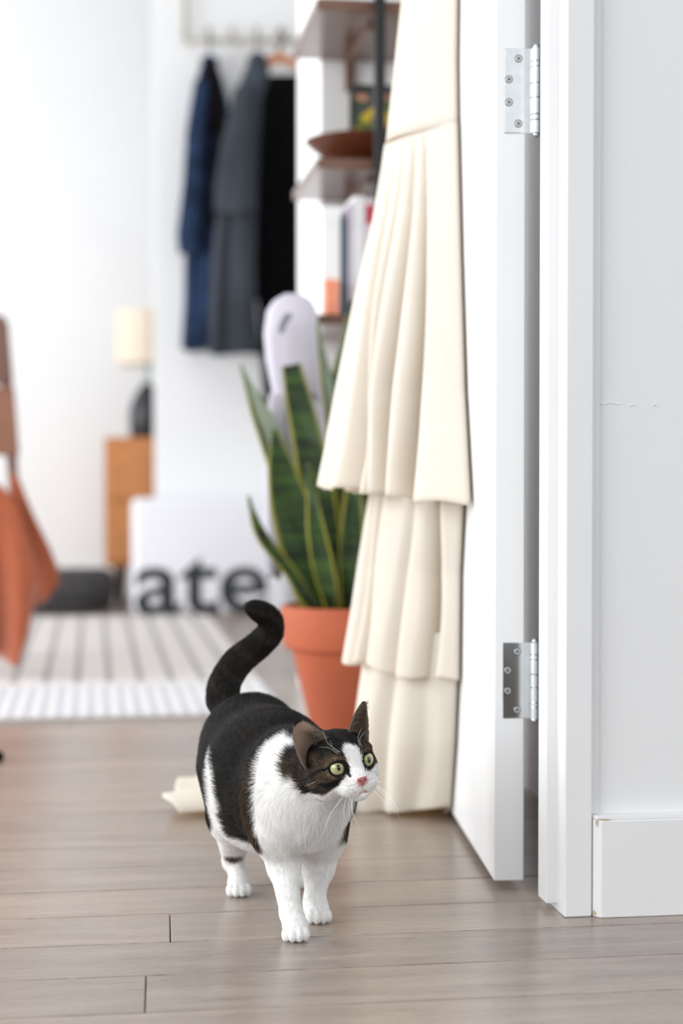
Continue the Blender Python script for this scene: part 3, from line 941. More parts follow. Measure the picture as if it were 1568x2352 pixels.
fx = mth('FRACT', mth('MULTIPLY', sx.outputs['X'], 1 / 0.0775))
line = mth('LESS_THAN', mth('ABSOLUTE', mth('SUBTRACT', fx, 0.5)), 0.11)
dash = mth('LESS_THAN', mth('FRACT', mth('MULTIPLY', sx.outputs['Y'], 1 / 0.035)), 0.78)
fac = mth('MULTIPLY', mth('MULTIPLY', line, dash), 0.85)
nz = N('ShaderNodeTexNoise'); nz.inputs['Scale'].default_value = 220
mxr = N('ShaderNodeMix'); mxr.data_type = 'RGBA'
Lk(fac, mxr.inputs[0]); mxr.inputs[6].default_value = lin(214, 208, 204); mxr.inputs[7].default_value = lin(128, 126, 130)
Lk(mxr.outputs[2], bs.inputs['Base Color'])
bpn = N('ShaderNodeBump'); bpn.inputs['Strength'].default_value = 0.5; bpn.inputs['Distance'].default_value = 0.003
Lk(tcn.outputs['Object'], nz.inputs['Vector']); Lk(nz.outputs['Fac'], bpn.inputs['Height']); Lk(bpn.outputs['Normal'], bs.inputs['Normal'])
rug = mesh('woven_rug', *rbox(-1.9, ra1, rb0, rb1, 0.0003, 0.009), rm, smooth=False, base=R(0, 5, 0))
bevel(rug, 0.003)
tag(rug, 'off-white woven rug with thin dashed grey stripes on the far floor', 'rug')
lit_front_m = material('rug_lit_front', lin(220, 217, 216), 0.95, var=0.03, scale=100)  # paler front of the rug; brighter light there put into its colour
bevel(mesh('lit_front', *rbox(-1.9, ra1, rb0 - 0.012, rb0 + 0.56, 0.0, 0.0105), lit_front_m, parent=rug, smooth=False), 0.003)
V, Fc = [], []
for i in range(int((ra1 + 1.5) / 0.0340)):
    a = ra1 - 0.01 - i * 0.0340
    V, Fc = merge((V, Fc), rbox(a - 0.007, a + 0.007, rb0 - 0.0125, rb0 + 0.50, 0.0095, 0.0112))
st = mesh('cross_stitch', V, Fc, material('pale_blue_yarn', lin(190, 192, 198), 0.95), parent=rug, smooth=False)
st['kind'] = 'stuff'

# ------------------------------------------------------------------ chair with throw, floor cushion, toy
chair = thing('slatted_chair', np.array([-1.02, 4.64, 0]), 'brown wooden slat-back chair at the left edge behind a rust throw', 'chair')


def slab(pts_front, thick, mat, name, parent):
    """flat board: quad outline in (px, py, D), thickened along the view depth"""
    A = [P(*p) for p in pts_front]
    B = [a + np.array([0, thick, 0]) for a in A]
    V = A + B
    n = len(A)
    Fc = [tuple(range(n))[::-1], tuple(range(n, 2 * n))] + [(i, (i + 1) % n, n + (i + 1) % n, n + i) for i in range(n)]
    return bevel(mesh(name, V, Fc, mat, parent=parent, smooth=False), 0.003)


M_CH2 = material('dark_chair_slat', lin(104, 72, 58), 0.5, var=0.12, scale=6, stretch=(12, 2, 2))
FZ = 0.0098
slab([(-330, 736, 4.86), (16, 736, 4.86), (28, 882, 4.86), (-330, 882, 4.86)], 0.02, M_CH2, 'slat', chair)
slab([(-330, 888, 4.84), (30, 888, 4.84), (42, 1046, 4.84), (-330, 1046, 4.84)], 0.02, M_CHAIR, 'slat', chair)
for sx_ in (0, -330):
    mesh('post', *tube([P(-2 + sx_, 726, 4.90), P(16 + sx_, 900, 4.89), P(30 + sx_, 1100, 4.87), P(34 + sx_, 1300, 4.86), np.array([P(36 + sx_, 1500, 4.85)[0], 4.85, FZ])], 0.015, 10), M_CH2, parent=chair)
xr_, xl_ = P(30, 1130, 4.85)[0], P(-330, 1130, 4.85)[0]
zs = 0.44
V = [np.array([x, y, z]) for z in (zs - 0.03, zs) for x, y in ((xl_, 4.42), (xr_, 4.42), (xr_, 4.845), (xl_, 4.845))]
bevel(mesh('seat', V, [tuple(q) for q in QUADS], M_CHAIR, parent=chair, smooth=False), 0.005)
for x in (xr_ - 0.03, xl_ + 0.03):
    mesh('leg', *tube([np.array([x, 4.46, FZ]), np.array([x, 4.46, 0.2]), np.array([x, 4.46, zs - 0.028])], 0.018, 10), M_CHAIR, parent=chair)


def drape(edge, D, seed, bulge):
    """hanging cloth: edge = [(px, y_top, y_bottom)] across"""
    V = []
    n, mz = 44, 30
    xs = np.linspace(edge[0][0], edge[-1][0], n)
    for i, x in enumerate(xs):
        yt = np.interp(x, [e[0] for e in edge], [e[1] for e in edge]); yb = np.interp(x, [e[0] for e in edge], [e[2] for e in edge])
        for j in range(mz):
            t = j / (mz - 1)
            V.append(P(x, yt + (yb - yt) * t, D + bulge * (math.sin(x * 0.06 + seed) * 0.5 * t - 0.8 * t * (1 - t))))
    Fc = [(i * mz + j, i * mz + j + 1, (i + 1) * mz + j + 1, (i + 1) * mz + j) for i in range(n - 1) for j in range(mz - 1)]
    return V, Fc


thr = thing('rust_throw', P(10, 1300, 4.4), 'rust orange throw draped over the slatted chair with a corner touching the rug', 'throw')


def cloth(name, geo, th, off):
    o = mesh(name, geo[0], geo[1], M_RUST, parent=thr)
    so = o.modifiers.new('cloth', 'SOLIDIFY'); so.thickness = th; so.offset = off


cloth('front_fold', drape([(-120, 1112, 1450), (-60, 1110, 1475), (0, 1110, 1505), (40, 1165, 1534), (62, 1240, 1450), (84, 1320, 1335)], 4.35, 2, 0.07), 0.012, 0)
cloth('side_fold', drape([(24, 1086, 1392), (40, 1092, 1398), (60, 1140, 1398), (90, 1215, 1388), (112, 1270, 1370), (130, 1318, 1332)], 4.66, 4, 0.06), 0.02, 0)
V = []
n = 24
rows = ((4.335, -0.02), (4.345, 0.012), (4.40, 0.016), (4.55, 0.012), (4.70, 0.014), (4.80, 0.02))
for j, (yy, zo) in enumerate(rows):
    for i in range(n):
        x = -1.04 + (P(26, 1100, 4.66)[0] + 1.04) * i / (n - 1)
        V.append(np.array([x, yy, zs + zo + 0.004 * math.sin(i * 0.9 + j)]))
cloth('seat_fold', (V, [(j * n + i, j * n + i + 1, (j + 1) * n + i + 1, (j + 1) * n + i) for j in range(len(rows) - 1) for i in range(n - 1)]), 0.01, 1)

cpos = P(150, 1400, 6.55)
cu0, cu1 = P(64, 1400, 6.5)[0], P(246, 1400, 6.5)[0]
V, Fc = [], []
prof = [(0.0, 0.90), (0.02, 0.97), (0.06, 1.0), (0.105, 0.99), (0.135, 0.95), (0.15, 0.8), (0.152, 0.4)]
nth = 48
for z, sc_ in prof:
    for k_ in range(nth):
        a = 2 * math.pi * k_ / nth
        c, s = math.cos(a), math.sin(a)
        V.append(np.array([(cu0 + cu1) / 2 + (cu1 - cu0) / 2 * sc_ * math.copysign(abs(c) ** 0.5, c), 6.62 + 0.22 * sc_ * math.copysign(abs(s) ** 0.5, s), z + 0.001]))
Fc = [(i * nth + k_, i * nth + (k_ + 1) % nth, (i + 1) * nth + (k_ + 1) % nth, (i + 1) * nth + k_) for i in range(len(prof) - 1) for k_ in range(nth)]
Fc += [tuple(range(nth))[::-1], tuple((len(prof) - 1) * nth + k_ for k_ in range(nth))]
fc = thing('floor_cushion', np.array([(cu0 + cu1) / 2, 6.62, 0]), 'charcoal floor cushion lying by the wall left of the nightstand', 'cushion')
mesh('cushion_body', V, Fc, M_CUSH, parent=fc)
pts = [np.array([(cu0 + cu1) / 2 + (cu1 - cu0) / 2 * 1.0 * math.copysign(abs(math.cos(a)) ** .5, math.cos(a)), 6.62 + 0.22 * math.copysign(abs(math.sin(a)) ** .5, math.sin(a)), 0.062]) for a in np.linspace(0, 2 * math.pi, 49)]
mesh('piping', *tube(pts, 0.005, 6, cap=False), M_BLACK, parent=fc)

tc_ = ground(-4, 1752); tc_[2] = 0
toy = mesh('cat_toy_ball', *lathe(tc_, [(0.001, 0.0)] + [(0.011 * math.sin(a), 0.011 - 0.011 * math.cos(a)) for a in np.linspace(0.3, 2.85, 10)] + [(0.001, 0.022)], 20), M_COAT, base=tc_)
tag(toy, 'small dark ball on the floor at the left edge in front of the rug', 'ball')

#CAT#
# ------------------------------------------------------------------ the cat
crng = np.random.default_rng(5)
HR = np.array([[0.8814, 0.436, -0.1816], [0.4345, -0.8993, -0.0506], [0.1854, 0.0344, 0.9821]])   # columns: its left, forward, up
HC = np.array([-0.001, 1.94, 0.201])
HS = 0.985


def hw(x, y, z):
    return HC + HR @ (HS * np.array([x, y, z], float))


def hl(w):
    return (np.asarray(w) - HC) @ HR / HS


def cone_sd(p, a, b, r1, r2):
    ba = b - a
    h = np.clip(((p - a) @ ba) / (ba @ ba), 0, 1)
    return np.linalg.norm(p - a - h[..., None] * ba, axis=-1) - (r1 + (r2 - r1) * h)


def ell_sd(p, c, axes, r):
    q = (p - c) @ axes            # axes: columns
    k0 = np.linalg.norm(q / r, axis=-1); k1 = np.linalg.norm(q / (r * r), axis=-1)
    return k0 * (k0 - 1) / np.maximum(k1, 1e-9)


I3 = np.eye(3)
PR = []      # (kind, data, k, fur length, flow)


def C(a, b, r1, r2, k, fl, flow=None):
    a, b = np.asarray(a, float), np.asarray(b, float)
    if flow is None: flow = b - a
    PR.append(('c', (a, b, r1, r2), k, fl, np.asarray(flow, float) / np.linalg.norm(flow)))


def E(c, r, k, fl, flow, axes=I3):
    PR.append(('e', (np.asarray(c, float), axes, np.asarray(r, float)), k, fl, np.asarray(flow, float) / np.linalg.norm(flow)))


rump, mid, chest, prow = P(580, 1712, 2.20), P(624, 1786, 2.105), P(690, 1806, 2.02), P(702, 1848, 1.985)
AX = (rump - chest) / np.linalg.norm(rump - chest)          # along the body towards the tail
C(chest, mid, 0.055, 0.0735, 0.0, 0.012)
C(mid, rump, 0.0745, 0.064, 0.03, 0.012)
C(P(630, 1840, 2.09), P(665, 1855, 2.03), 0.058, 0.048, 0.03, 0.012, AX)       # hanging belly
C(chest, prow, 0.050, 0.040, 0.03, 0.013, (0.0, -0.25, -1))
# hind legs: thigh, shank, hock, foot
DOWN = np.array([0, 0, -1.0])
hk = ground(537, 2058); hk = np.array([hk[0], hk[1], 0])


def hind(hip, knee, hock, foot):
    C(hip, knee, 0.044, 0.029, 0.028, 0.010, (0.0, 0.35, -1))
    C(knee, hock, 0.027, 0.0118, 0.012, 0.007)
    C(hock, foot + np.array([0, 0.006, 0.018]), 0.0112, 0.0098, 0.008, 0.0045)
    paw(foot, 0.0008)


def paw(c, k, yaw=0.08):
    d = np.array([math.sin(yaw), -math.cos(yaw), 0]); s = np.array([math.cos(yaw), math.sin(yaw), 0])
    ax = np.stack([s, d, np.array([0, 0, 1.0])], 1)
    E(c + np.array([0, 0, 0.0120]), (0.0128, 0.0175, 0.0108), 0.010, 0.004, d + DOWN * 0.5, ax)
    for i, (q, fw) in enumerate(((-0.0102, 0.0105), (-0.0036, 0.0150), (0.0036, 0.0150), (0.0102, 0.0105))):
        E(c + s * q + d * fw + np.array([0, 0, 0.0082]), (0.0049, 0.0078, 0.0076), 0.0022, 0.0035, d + DOWN * 0.8, ax)


fr = ground(677, 2166); fr[1] += 0.018
fl_ = ground(726, 2124); fl_[1] += 0.018
hr_ = ground(546, 2062); hr_[1] += 0.018
hl_ = ground(668, 2050); hl_[1] += 0.03
hind(P(545, 1775, 2.175), P(538, 1876, 2.125), P(536, 1976, 2.195), hr_)
hind(P(640, 1775, 2.235), P(655, 1880, 2.20), P(662, 1976, 2.27), hl_)


def fore(sh, up, el, wr, foot, yaw):
    C(sh, up, 0.036, 0.027, 0.025, 0.010, (0, -0.1, -1))
    C(up, el, 0.026, 0.0165, 0.016, 0.007)
    C(el, wr, 0.0165, 0.0108, 0.012, 0.005)
    C(wr, foot + np.array([0, 0.004, 0.018]), 0.0107, 0.0104, 0.008, 0.004)
    paw(foot, 0.001, yaw)


fore(P(632, 1832, 2.02), P(638, 1905, 2.0), P(651, 1985, 2.005), P(668, 2098, 1.972), fr, 0.05)
fore(P(738, 1848, 2.06), P(736, 1915, 2.055), P(731, 1988, 2.062), P(722, 2066, 2.045), fl_, 0.25)
# neck and head
C(P(722, 1775, 1.985), P(700, 1790, 2.015), 0.042, 0.054, 0.03, 0.012, AX)
NP0 = len(PR)
hU, hB = HR[:, 2], -HR[:, 1]
hX = HR[:, 0]


def hE(c, r, k, fl, flow):
    E(hw(*c), np.array(r) * HS, k, fl, HR @ np.array(flow, float), HR)


hE((-0.0008, -0.004, 0.004), (0.0378, 0.0430, 0.0345), 0.026, 0.006, (0, -1, 0.1))
for s in (-1, 1):
    hE((s * (0.0225 if s < 0 else 0.0185), 0.009, -0.0130), (0.0170, 0.0230, 0.0175), 0.016, 0.006, (s * 0.7, -0.9, -0.5))
    hE((s * 0.0165, 0.0235, 0.0150), (0.0125, 0.0110, 0.0080), 0.010, 0.0035, (s * 0.3, -1, 0.6))
C(hw(0, 0.025, 0.012), hw(0, 0.0450, -0.0090), 0.0098, 0.0076, 0.008, 0.0022, HR @ np.array([0, -1, 0.9]))
for s in (-1, 1):
    hE((s * 0.0095, 0.0360, -0.0188), (0.0140, 0.0135, 0.0104), 0.006, 0.0032, (s * 1.0, -0.8, -0.15))
hE((0, 0.0355, -0.0285), (0.0115, 0.0110, 0.0078), 0.006, 0.004, (0, -0.6, -1))
NP1 = len(PR)
# tail
tp = [P(512, 1612, 2.235), P(516, 1570, 2.26), P(545, 1522, 2.28), P(588, 1486, 2.29), P(618, 1455, 2.29), P(619, 1425, 2.285), P(600, 1407, 2.275), P(580, 1397, 2.265)]
trr = [0.0190, 0.0175, 0.0165, 0.0150, 0.0138, 0.0128, 0.0110, 0.0070]
trr = list(np.interp(np.linspace(0, 1, 22), np.linspace(0, 1, len(trr)), trr)); tp = list(smoothpoly(tp, 22))
for i in range(len(tp) - 1):
    C(tp[i], tp[i + 1], trr[i], trr[i + 1], 0.016 if i == 0 else 0.006, 0.010)

EYES = [(-0.0172, 0.0277, 0.0045), (0.0176, 0.0280, 0.0045)]
ER = 0.0098
LID_U, LID_L, LID_T = 0.0064, -0.0072, 0.0013


def sd_one(pr, p):
    return cone_sd(p, *pr[1]) if pr[0] == 'c' else ell_sd(p, *pr[1])


H = 0.0014
lo = np.array([-0.205, 1.855, -0.006]); hi = np.array([0.085, 2.345, 0.375])
NX = np.ceil((hi - lo) / H).astype(int)
gx = [lo[i] + H * np.arange(NX[i]) for i in range(3)]
dist = np.full(NX, 0.05, np.float32)


def sub(c0, c1, m):
    i0 = np.clip(((np.minimum(c0, c1) - m - lo) / H).astype(int), 0, NX - 1)
    i1 = np.clip(((np.maximum(c0, c1) + m - lo) / H).astype(int) + 2, 1, NX)
    sl = tuple(slice(a, b) for a, b in zip(i0, i1))
    g = np.stack(np.meshgrid(*[gx[i][sl[i]] for i in range(3)], indexing='ij'), -1)
    return sl, g


for pr in PR:
    k = pr[2]
    if pr[0] == 'c':
        a, b, r1, r2 = pr[1]; m = max(r1, r2) + max(k, 0.006)
        sl, g = sub(a, b, m)
    else:
        c, ax, r = pr[1]; m = max(r) + max(k, 0.006)
        sl, g = sub(c, c, m)
    d = sd_one(pr, g).astype(np.float32)
    o = dist[sl]
    if k > 0:
        h = np.clip(k - np.abs(o - d), 0, None) / k
        dist[sl] = np.minimum(o, d) - h * h * k * 0.25
    else:
        dist[sl] = np.minimum(o, d)


def carve(fn, c, m, k):
    sl, g = sub(c, c, m)
    d = -fn(g).astype(np.float32); o = dist[sl]
    h = np.clip(k - np.abs(o - d), 0, None) / k
    dist[sl] = np.maximum(o, d) + h * h * k * 0.25


for s, e in zip((-1, 1), EYES):
    ec = hw(*e)
    carve(lambda g: np.linalg.norm(g - ec, axis=-1) - (ER + 0.0002) * HS, ec, 0.014, 0.0015)
def lids(g, e, s):
    L = hl(g) - np.array(e)
    sph = np.linalg.norm(L, axis=-1) - (ER + LID_T)
    ins = L[..., 0] * s                         # > 0 towards the outer corner
    up_ = (LID_U + 0.10 * ins) - L[..., 2]      # < 0 above the opening
    lw_ = L[..., 2] - (LID_L + 0.10 * ins)
    return np.maximum(np.maximum(sph, np.minimum(up_, lw_)), 0.001 - L[..., 1]) * HS


for s, e in zip((-1, 1), EYES):
    ec = hw(*e)
    sl, g = sub(ec, ec, 0.014)
    d = lids(g, e, s).astype(np.float32); o = dist[sl]; k = 0.0012
    h = np.clip(k - np.abs(o - d), 0, None) / k
    dist[sl] = np.minimum(o, d) - h * h * k * 0.25
m0, m1 = hw(0, 0.0500, -0.0165), hw(0, 0.0480, -0.0240)
carve(lambda g: cone_sd(g, m0, m1, 0.0012, 0.0012), (m0 + m1) / 2, 0.01, 0.002)
for s in (-1, 1):
    q0, q1 = hw(0, 0.0478, -0.0250), hw(s * 0.0105, 0.0400, -0.0285)
    carve(lambda g: cone_sd(g, q0, q1, 0.0014, 0.0008), (q0 + q1) / 2, 0.012, 0.002)


def surface_nets(d):
    s = d < 0
    a = s[:-1, :-1, :-1]
    cs = [s[i:s.shape[0] - 1 + i, j:s.shape[1] - 1 + j, k:s.shape[2] - 1 + k] for i in (0, 1) for j in (0, 1) for k in (0, 1)]
    anyc = np.logical_or.reduce(cs); allc = np.logical_and.reduce(cs)
    idx = np.argwhere(anyc & ~allc)
    vid = np.full(a.shape, -1, np.int32)
    vid[tuple(idx.T)] = np.arange(len(idx))
    corner = np.array([(i, j, k) for i in (0, 1) for j in (0, 1) for k in (0, 1)])
    val = np.stack([d[tuple((idx + c).T)] for c in corner], 1)
    acc = np.zeros((len(idx), 3)); cnt = np.zeros(len(idx))
    for p in range(8):
        for q in range(p + 1, 8):
            if np.abs(corner[p] - corner[q]).sum() != 1: continue
            v0, v1 = val[:, p], val[:, q]
            mk = (v0 < 0) != (v1 < 0)
            t = np.where(mk, v0 / np.where(mk, v0 - v1, 1), 0)
            acc += np.where(mk[:, None], corner[p] + t[:, None] * (corner[q] - corner[p]), 0); cnt += mk
    V = lo + H * (idx + acc / cnt[:, None])
    quads = []
    for ax in range(3):
        o1, o2 = [(1, 2), (2, 0), (0, 1)][ax]
        sl0 = [slice(1, -1)] * 3; sl1 = [slice(1, -1)] * 3
        sl0[ax] = slice(0, -1); sl1[ax] = slice(1, None)
        e = s[tuple(sl0)] != s[tuple(sl1)]
        ii = np.argwhere(e)
        off = np.ones(3, int); off[ax] = 0
        ii = ii + off
        flip = s[tuple(ii.T)]
        u = np.zeros(3, int); u[o1] = 1; w = np.zeros(3, int); w[o2] = 1
        g = lambda x: vid[tuple(x.T)]
        qd = np.stack([g(ii - u - w), g(ii - w), g(ii), g(ii - u)], 1)
        qd = np.where(flip[:, None], qd, qd[:, ::-1])
        quads.append(qd)
    Q = np.concatenate(quads)
    return V, Q[(Q >= 0).all(1)]


CV, CQ = surface_nets(dist)
# relax the mesh a little
for it in range(2):
    acc = np.zeros_like(CV); cnt = np.zeros(len(CV))
    for i in range(4):
        np.add.at(acc, CQ[:, i], CV[CQ[:, (i + 1) % 4]]); np.add.at(cnt, CQ[:, i], 1)
    CV = 0.5 * CV + 0.5 * acc / np.maximum(cnt, 1)[:, None]

# ears: cupped shells set on the skull, part of the same body mesh
def ear(s):
    """s = -1 its right ear, +1 its left; head coordinates"""
    if s < 0:
        tip = np.array([-0.0420, 0.001, 0.0600])
        inner = np.array([-0.0110, 0.0095, 0.0320]); outer = np.array([-0.0440, 0.0030, 0.0060])
        ci_, co_, rd = np.array([-0.0260, 0.0080, 0.0545]), np.array([-0.0590, 0.0080, 0.0400]), 0.0042
    else:
        tip = np.array([0.0425, 0.001, 0.0605])
        inner = np.array([0.0120, 0.0085, 0.0330]); outer = np.array([0.0365, 0.0020, 0.0100])
        ci_, co_, rd = np.array([0.0240, 0.0060, 0.0520]), np.array([0.0450, 0.0000, 0.0370]), 0.0014
    n, m = 22, 17
    th = 0.0011
    front, back = [], []
    for i in range(n):
        t = i / (n - 1)
        e_i = (1 - t) ** 2 * inner + 2 * t * (1 - t) * ci_ + t * t * (tip + np.array([-s * rd, 0, 0.0004]))
        e_o = (1 - t) ** 2 * outer + 2 * t * (1 - t) * co_ + t * t * (tip + np.array([s * rd * 0.8, 0, -0.0012]))
        mid_ = (e_i + e_o) / 2 + np.array([0, -0.030 * (1 - t) ** 0.8 - 0.001, 0.002])
        for j in range(m):
            q = j / (m - 1)
            p = (1 - q) ** 2 * e_i + 2 * q * (1 - q) * mid_ + q * q * e_o
            front.append(p)
            back.append(p + np.array([s * 0.0006, -th * (0.4 + 2.0 * math.sin(math.pi * q) * (1 - t)), 0.0003]))
    Vv = np.array(front + back)
    N_ = n * m
    Q = []
    for i in range(n - 1):
        for j in range(m - 1):
            a = i * m + j
            Q.append((a, a + 1, a + m + 1, a + m)); Q.append((N_ + a, N_ + a + m, N_ + a + m + 1, N_ + a + 1))
    for i in range(n - 1):
        a = i * m; Q.append((a, a + m, N_ + a + m, N_ + a))
        a = i * m + m - 1; Q.append((a, N_ + a, N_ + a + m, a + m))
    for j in range(m - 1):
        a = (n - 1) * m + j; Q.append((a, a + 1, N_ + a + 1, N_ + a))
    Q = np.array(Q)
    if s < 0: Q = Q[:, ::-1]          # head frame is mirrored against the world
    side = np.array([1] * N_ + [0] * N_)         # 1 = inside of the ear
    tt = np.tile(np.repeat(np.linspace(0, 1, n), m), 2)
    qq = np.tile(np.tile(np.linspace(0, 1, m), n), 2)
    return HC + (HS * Vv) @ HR.T, Q, side, tt, qq


EAR = [ear(-1), ear(1)]

WHITE = np.array([0.96, 0.955, 0.945]); BLK = np.array([0.0145, 0.0145, 0.0150]); BRN = np.array([0.118, 0.080, 0.050]); TAN = np.array([0.26, 0.18, 0.115])
_nd = crng.normal(size=(24, 3)); _np = crng.uniform(0, 6.28, 24)


def noise(p, f, o=0):
    d = _nd[o:o + 8]
    return np.sin(p @ (d * f).T + _np[o:o + 8]).sum(1) / 4.0


from mathutils.bvhtree import BVHTree
_bv = BVHTree.FromPolygons(CV.tolist(), CQ.tolist())


def surf(px, py):
    """point of the cat's skin seen at a place of the photograph (used to measure where its markings lie)"""
    d = P(px, py, 3.0) - np.array([0, 0, CAM_H])
    h = _bv.ray_cast(Vector((0, 0, CAM_H)), Vector(d))
    return np.array(h[0]) if h[0] is not None else np.array(_bv.find_nearest(Vector(P(px, py, 2.1)))[0])


t_of = lambda w: (np.asarray(w) - chest) @ AX
_b = [surf(*q) for q in ((614, 1712), (594, 1750), (585, 1795), (582, 1850), (585, 1895), (594, 1925))][::-1]
TBZ, TBT = [q[2] for q in _b], [float(t_of(q)) for q in _b]
T_SH = float(t_of(surf(583, 1840)))
NECK_PATCH = surf(670, 1750)
HOCK_PATCH = surf(534, 1972)


def seg_d(p, a, b):
    return cone_sd(p, np.asarray(a, float), np.asarray(b, float), 0.0, 0.0)


HIND_WHITE = [(surf(484, 1726), 0.003), (surf(486, 1790), 0.008), (surf(495, 1850), 0.012), (surf(510, 1910), 0.018), (surf(530, 1955), 0.032)]


def smooth(e0, e1, x):
    t = np.clip((x - e0) / (e1 - e0), 0, 1)
    return t * t * (3 - 2 * t)


STRIPES = [(hl(surf(*a)), hl(surf(*b)), w_) for a, b, w_ in (((752, 1765), (728, 1777), 0.0014), ((728, 1777), (704, 1793), 0.0015), ((784, 1790), (758, 1803), 0.0017), ((758, 1803), (738, 1800), 0.0014),
                                                             ((712, 1812), (732, 1813), 0.0015), ((790, 1738), (768, 1716), 0.0014), ((775, 1735), (750, 1726), 0.0014), ((722, 1760), (700, 1766), 0.0015))]
TANS = [(hl(surf(*a)), r_) for a, r_ in (((795, 1752), 0.0045), ((744, 1802), 0.004), ((724, 1800), 0.004), ((722, 1735), 0.005), ((700, 1745), 0.004), ((768, 1788), 0.0035))]


def coat_color(w, jit=0.0, rnd=None):
    """base colour of the coat at points w"""
    w = np.asarray(w); n = len(w)
    if rnd is None: rnd = np.full(n, 0.5)
    L = hl(w)
    x, y, z = L.T
    ax = np.abs(x)
    # ---- body
    t = t_of(w) + 0.004 * noise(w, 90) * 0.5
    zz = w[:, 2]
    e = np.full(n, 9.0)                                    # < 0 white
    ze = 0.004 * noise(w, 60, 8) * 0.5
    front = np.maximum(t - np.interp(zz, TBZ, TBT), zz - 0.224 + 0.35 * (w[:, 0] + 0.06))
    xb = np.interp(zz, [0.075, 0.081, 0.102, 0.136, 0.165], [-0.0135, -0.0112, 0.0005, 0.0098, 0.0150])
    front = np.where((w[:, 0] > -0.03) & (w[:, 1] < 2.13), np.maximum(w[:, 0] - xb + ze * 0.5, zz - 0.224 + 0.35 * (w[:, 0] + 0.06)), front)
    e = np.minimum(e, front)
    e = np.minimum(e, zz + ze - 0.095)                     # belly and legs
    for (a, ra), (b, rb) in zip(HIND_WHITE[:-1], HIND_WHITE[1:]):
        e = np.minimum(e, cone_sd(w, a, b, ra, rb) + ze)
    dorsal = t - T_SH
    np_ = np.linalg.norm((w - NECK_PATCH) / np.array([0.85, 1.6, 1.25]), axis=1) - 0.0165 + ze
    e = np.maximum(e, -np_)
    hkp = np.linalg.norm((w - HOCK_PATCH) / np.array([1.5, 1.5, 0.62]), axis=1) - 0.0085 + ze * 0.4
    e = np.maximum(e, -hkp)
    # tail and its root stay dark
    td = np.min([cone_sd(w, tp[i], tp[i + 1], trr[i], trr[i + 1]) for i in range(len(tp) - 1)], axis=0)
    e = np.where(td < 0.004, 1.0, e)
    # brown amount on the dark coat
    st = 0.5 + 0.5 * np.sin((t_of(w) + 0.01 * noise(w, 50, 16)) * 300)
    br = 0.07 + 0.08 * noise(w, 70, 4) + 0.30 * st * smooth(0.2, 0.12, zz)
    br = br + 0.55 * smooth(0.020, 0.0, -np_ + 0.006) * 0 + np.where(np_ < 0.004, 0.75 * smooth(-0.010, 0.006, -(w[:, 2] - NECK_PATCH[2])), 0)
    br = np.where(hkp < 0.003, 1.3, br)
    br = br + 0.5 * smooth(0.022, 0.004, np.abs(t - T_SH - 0.013)) * smooth(0.22, 0.17, zz) * (zz > 0.09)
    br = np.where(td < 0.004, 0.10 + 0.28 * smooth(0.6, 1.0, np.sin(w[:, 2] * 190 + w[:, 0] * 120 + 1.5 * noise(w, 60, 9))) , br)
    # ---- head
    head = (np.linalg.norm(L / np.array([1.06, 1.15, 1.06]), axis=1) < 0.052) & (y > -0.022 - 0.3 * (z + 0.01))
    hb = np.interp(z, [-0.004, 0.004, 0.012, 0.018, 0.022, 0.0255, 0.029], [0.0100, 0.0084, 0.0088, 0.0098, 0.0092, 0.0035, -0.006])
    wob = 0.0012 * noise(L, 420, 3) * 0.6
    blaze = np.where(y > 0.012, ax - hb + wob, 1.0)
    lower = z + wob - np.where(x < 0, np.interp(ax, [0.009, 0.014, 0.022, 0.030, 0.040, 0.046], [-0.005, -0.0090, -0.0130, -0.0175, -0.0245, -0.027]),
                               np.interp(ax, [0.009, 0.014, 0.022, 0.030, 0.040], [-0.006, -0.0085, -0.0065, -0.0045, -0.006]))
    mz = np.where(y > 0.038, z + 0.001, 1.0)
    eh = np.minimum(np.minimum(blaze, lower), mz)
    hbrn = 0.66 + 0.45 * noise(L, 260, 5) - 0.66 * smooth(0.014, 0.028, z)
    dk = np.zeros(n)
    for s in (-1, 1):
        S = np.array([s, 1, 1])
        Ls = L * S                                          # mirror to the positive side
        on = x * s > 0
        l1 = seg_d(Ls, (0.029, 0.022, 0.001), (0.043, -0.004, -0.007)) - 0.0022
        l2 = seg_d(Ls, (0.020, 0.030, -0.012), (0.038, 0.008, -0.020)) - 0.0016
        l3 = seg_d(Ls, (0.009, 0.030, 0.018), (0.015, 0.014, 0.036)) - 0.0016
        l4 = seg_d(Ls, (0.021, 0.026, 0.020), (0.028, 0.008, 0.030)) - 0.0016
        l5 = seg_d(Ls, (0.027, 0.010, -0.024), (0.042, -0.008, -0.018)) - 0.0018
        if s < 0:
            for a_, b_, w_ in STRIPES:
                l1 = np.minimum(l1, seg_d(L, a_, b_) - w_)
        lm = np.min([l1, l2, l3, l4, l5], axis=0)
        dk = np.maximum(dk, np.where(on, smooth(0.0014, -0.0006, lm), 0))
        ec = np.array(EYES[1])
        rr_ = np.hypot(Ls[:, 0] - ec[0] - 0.0005, Ls[:, 2] - ec[2])
        dz_ = Ls[:, 2] - ec[2]; dx_ = Ls[:, 0] - ec[0]
        lid_d = np.maximum(dz_ - (LID_U + 0.10 * dx_), (LID_L + 0.10 * dx_) - dz_)
        rim = np.where(on & (y > 0.02), smooth(0.0111, 0.0100, rr_) * smooth(0.0030, 0.0018, lid_d), 0)
        cor = seg_d(Ls, (0.0100, 0.038, 0.0005), (0.0080, 0.0415, -0.0065)) - 0.0020
        rim = np.maximum(rim, np.where(on, smooth(0.0008, -0.0006, cor), 0))
        hbrn = hbrn + np.where(on & (y > 0.02), 0.75 * smooth(0.0165, 0.0120, rr_) * smooth(0.0098, 0.0112, rr_), 0)
        dk = np.maximum(dk, rim)
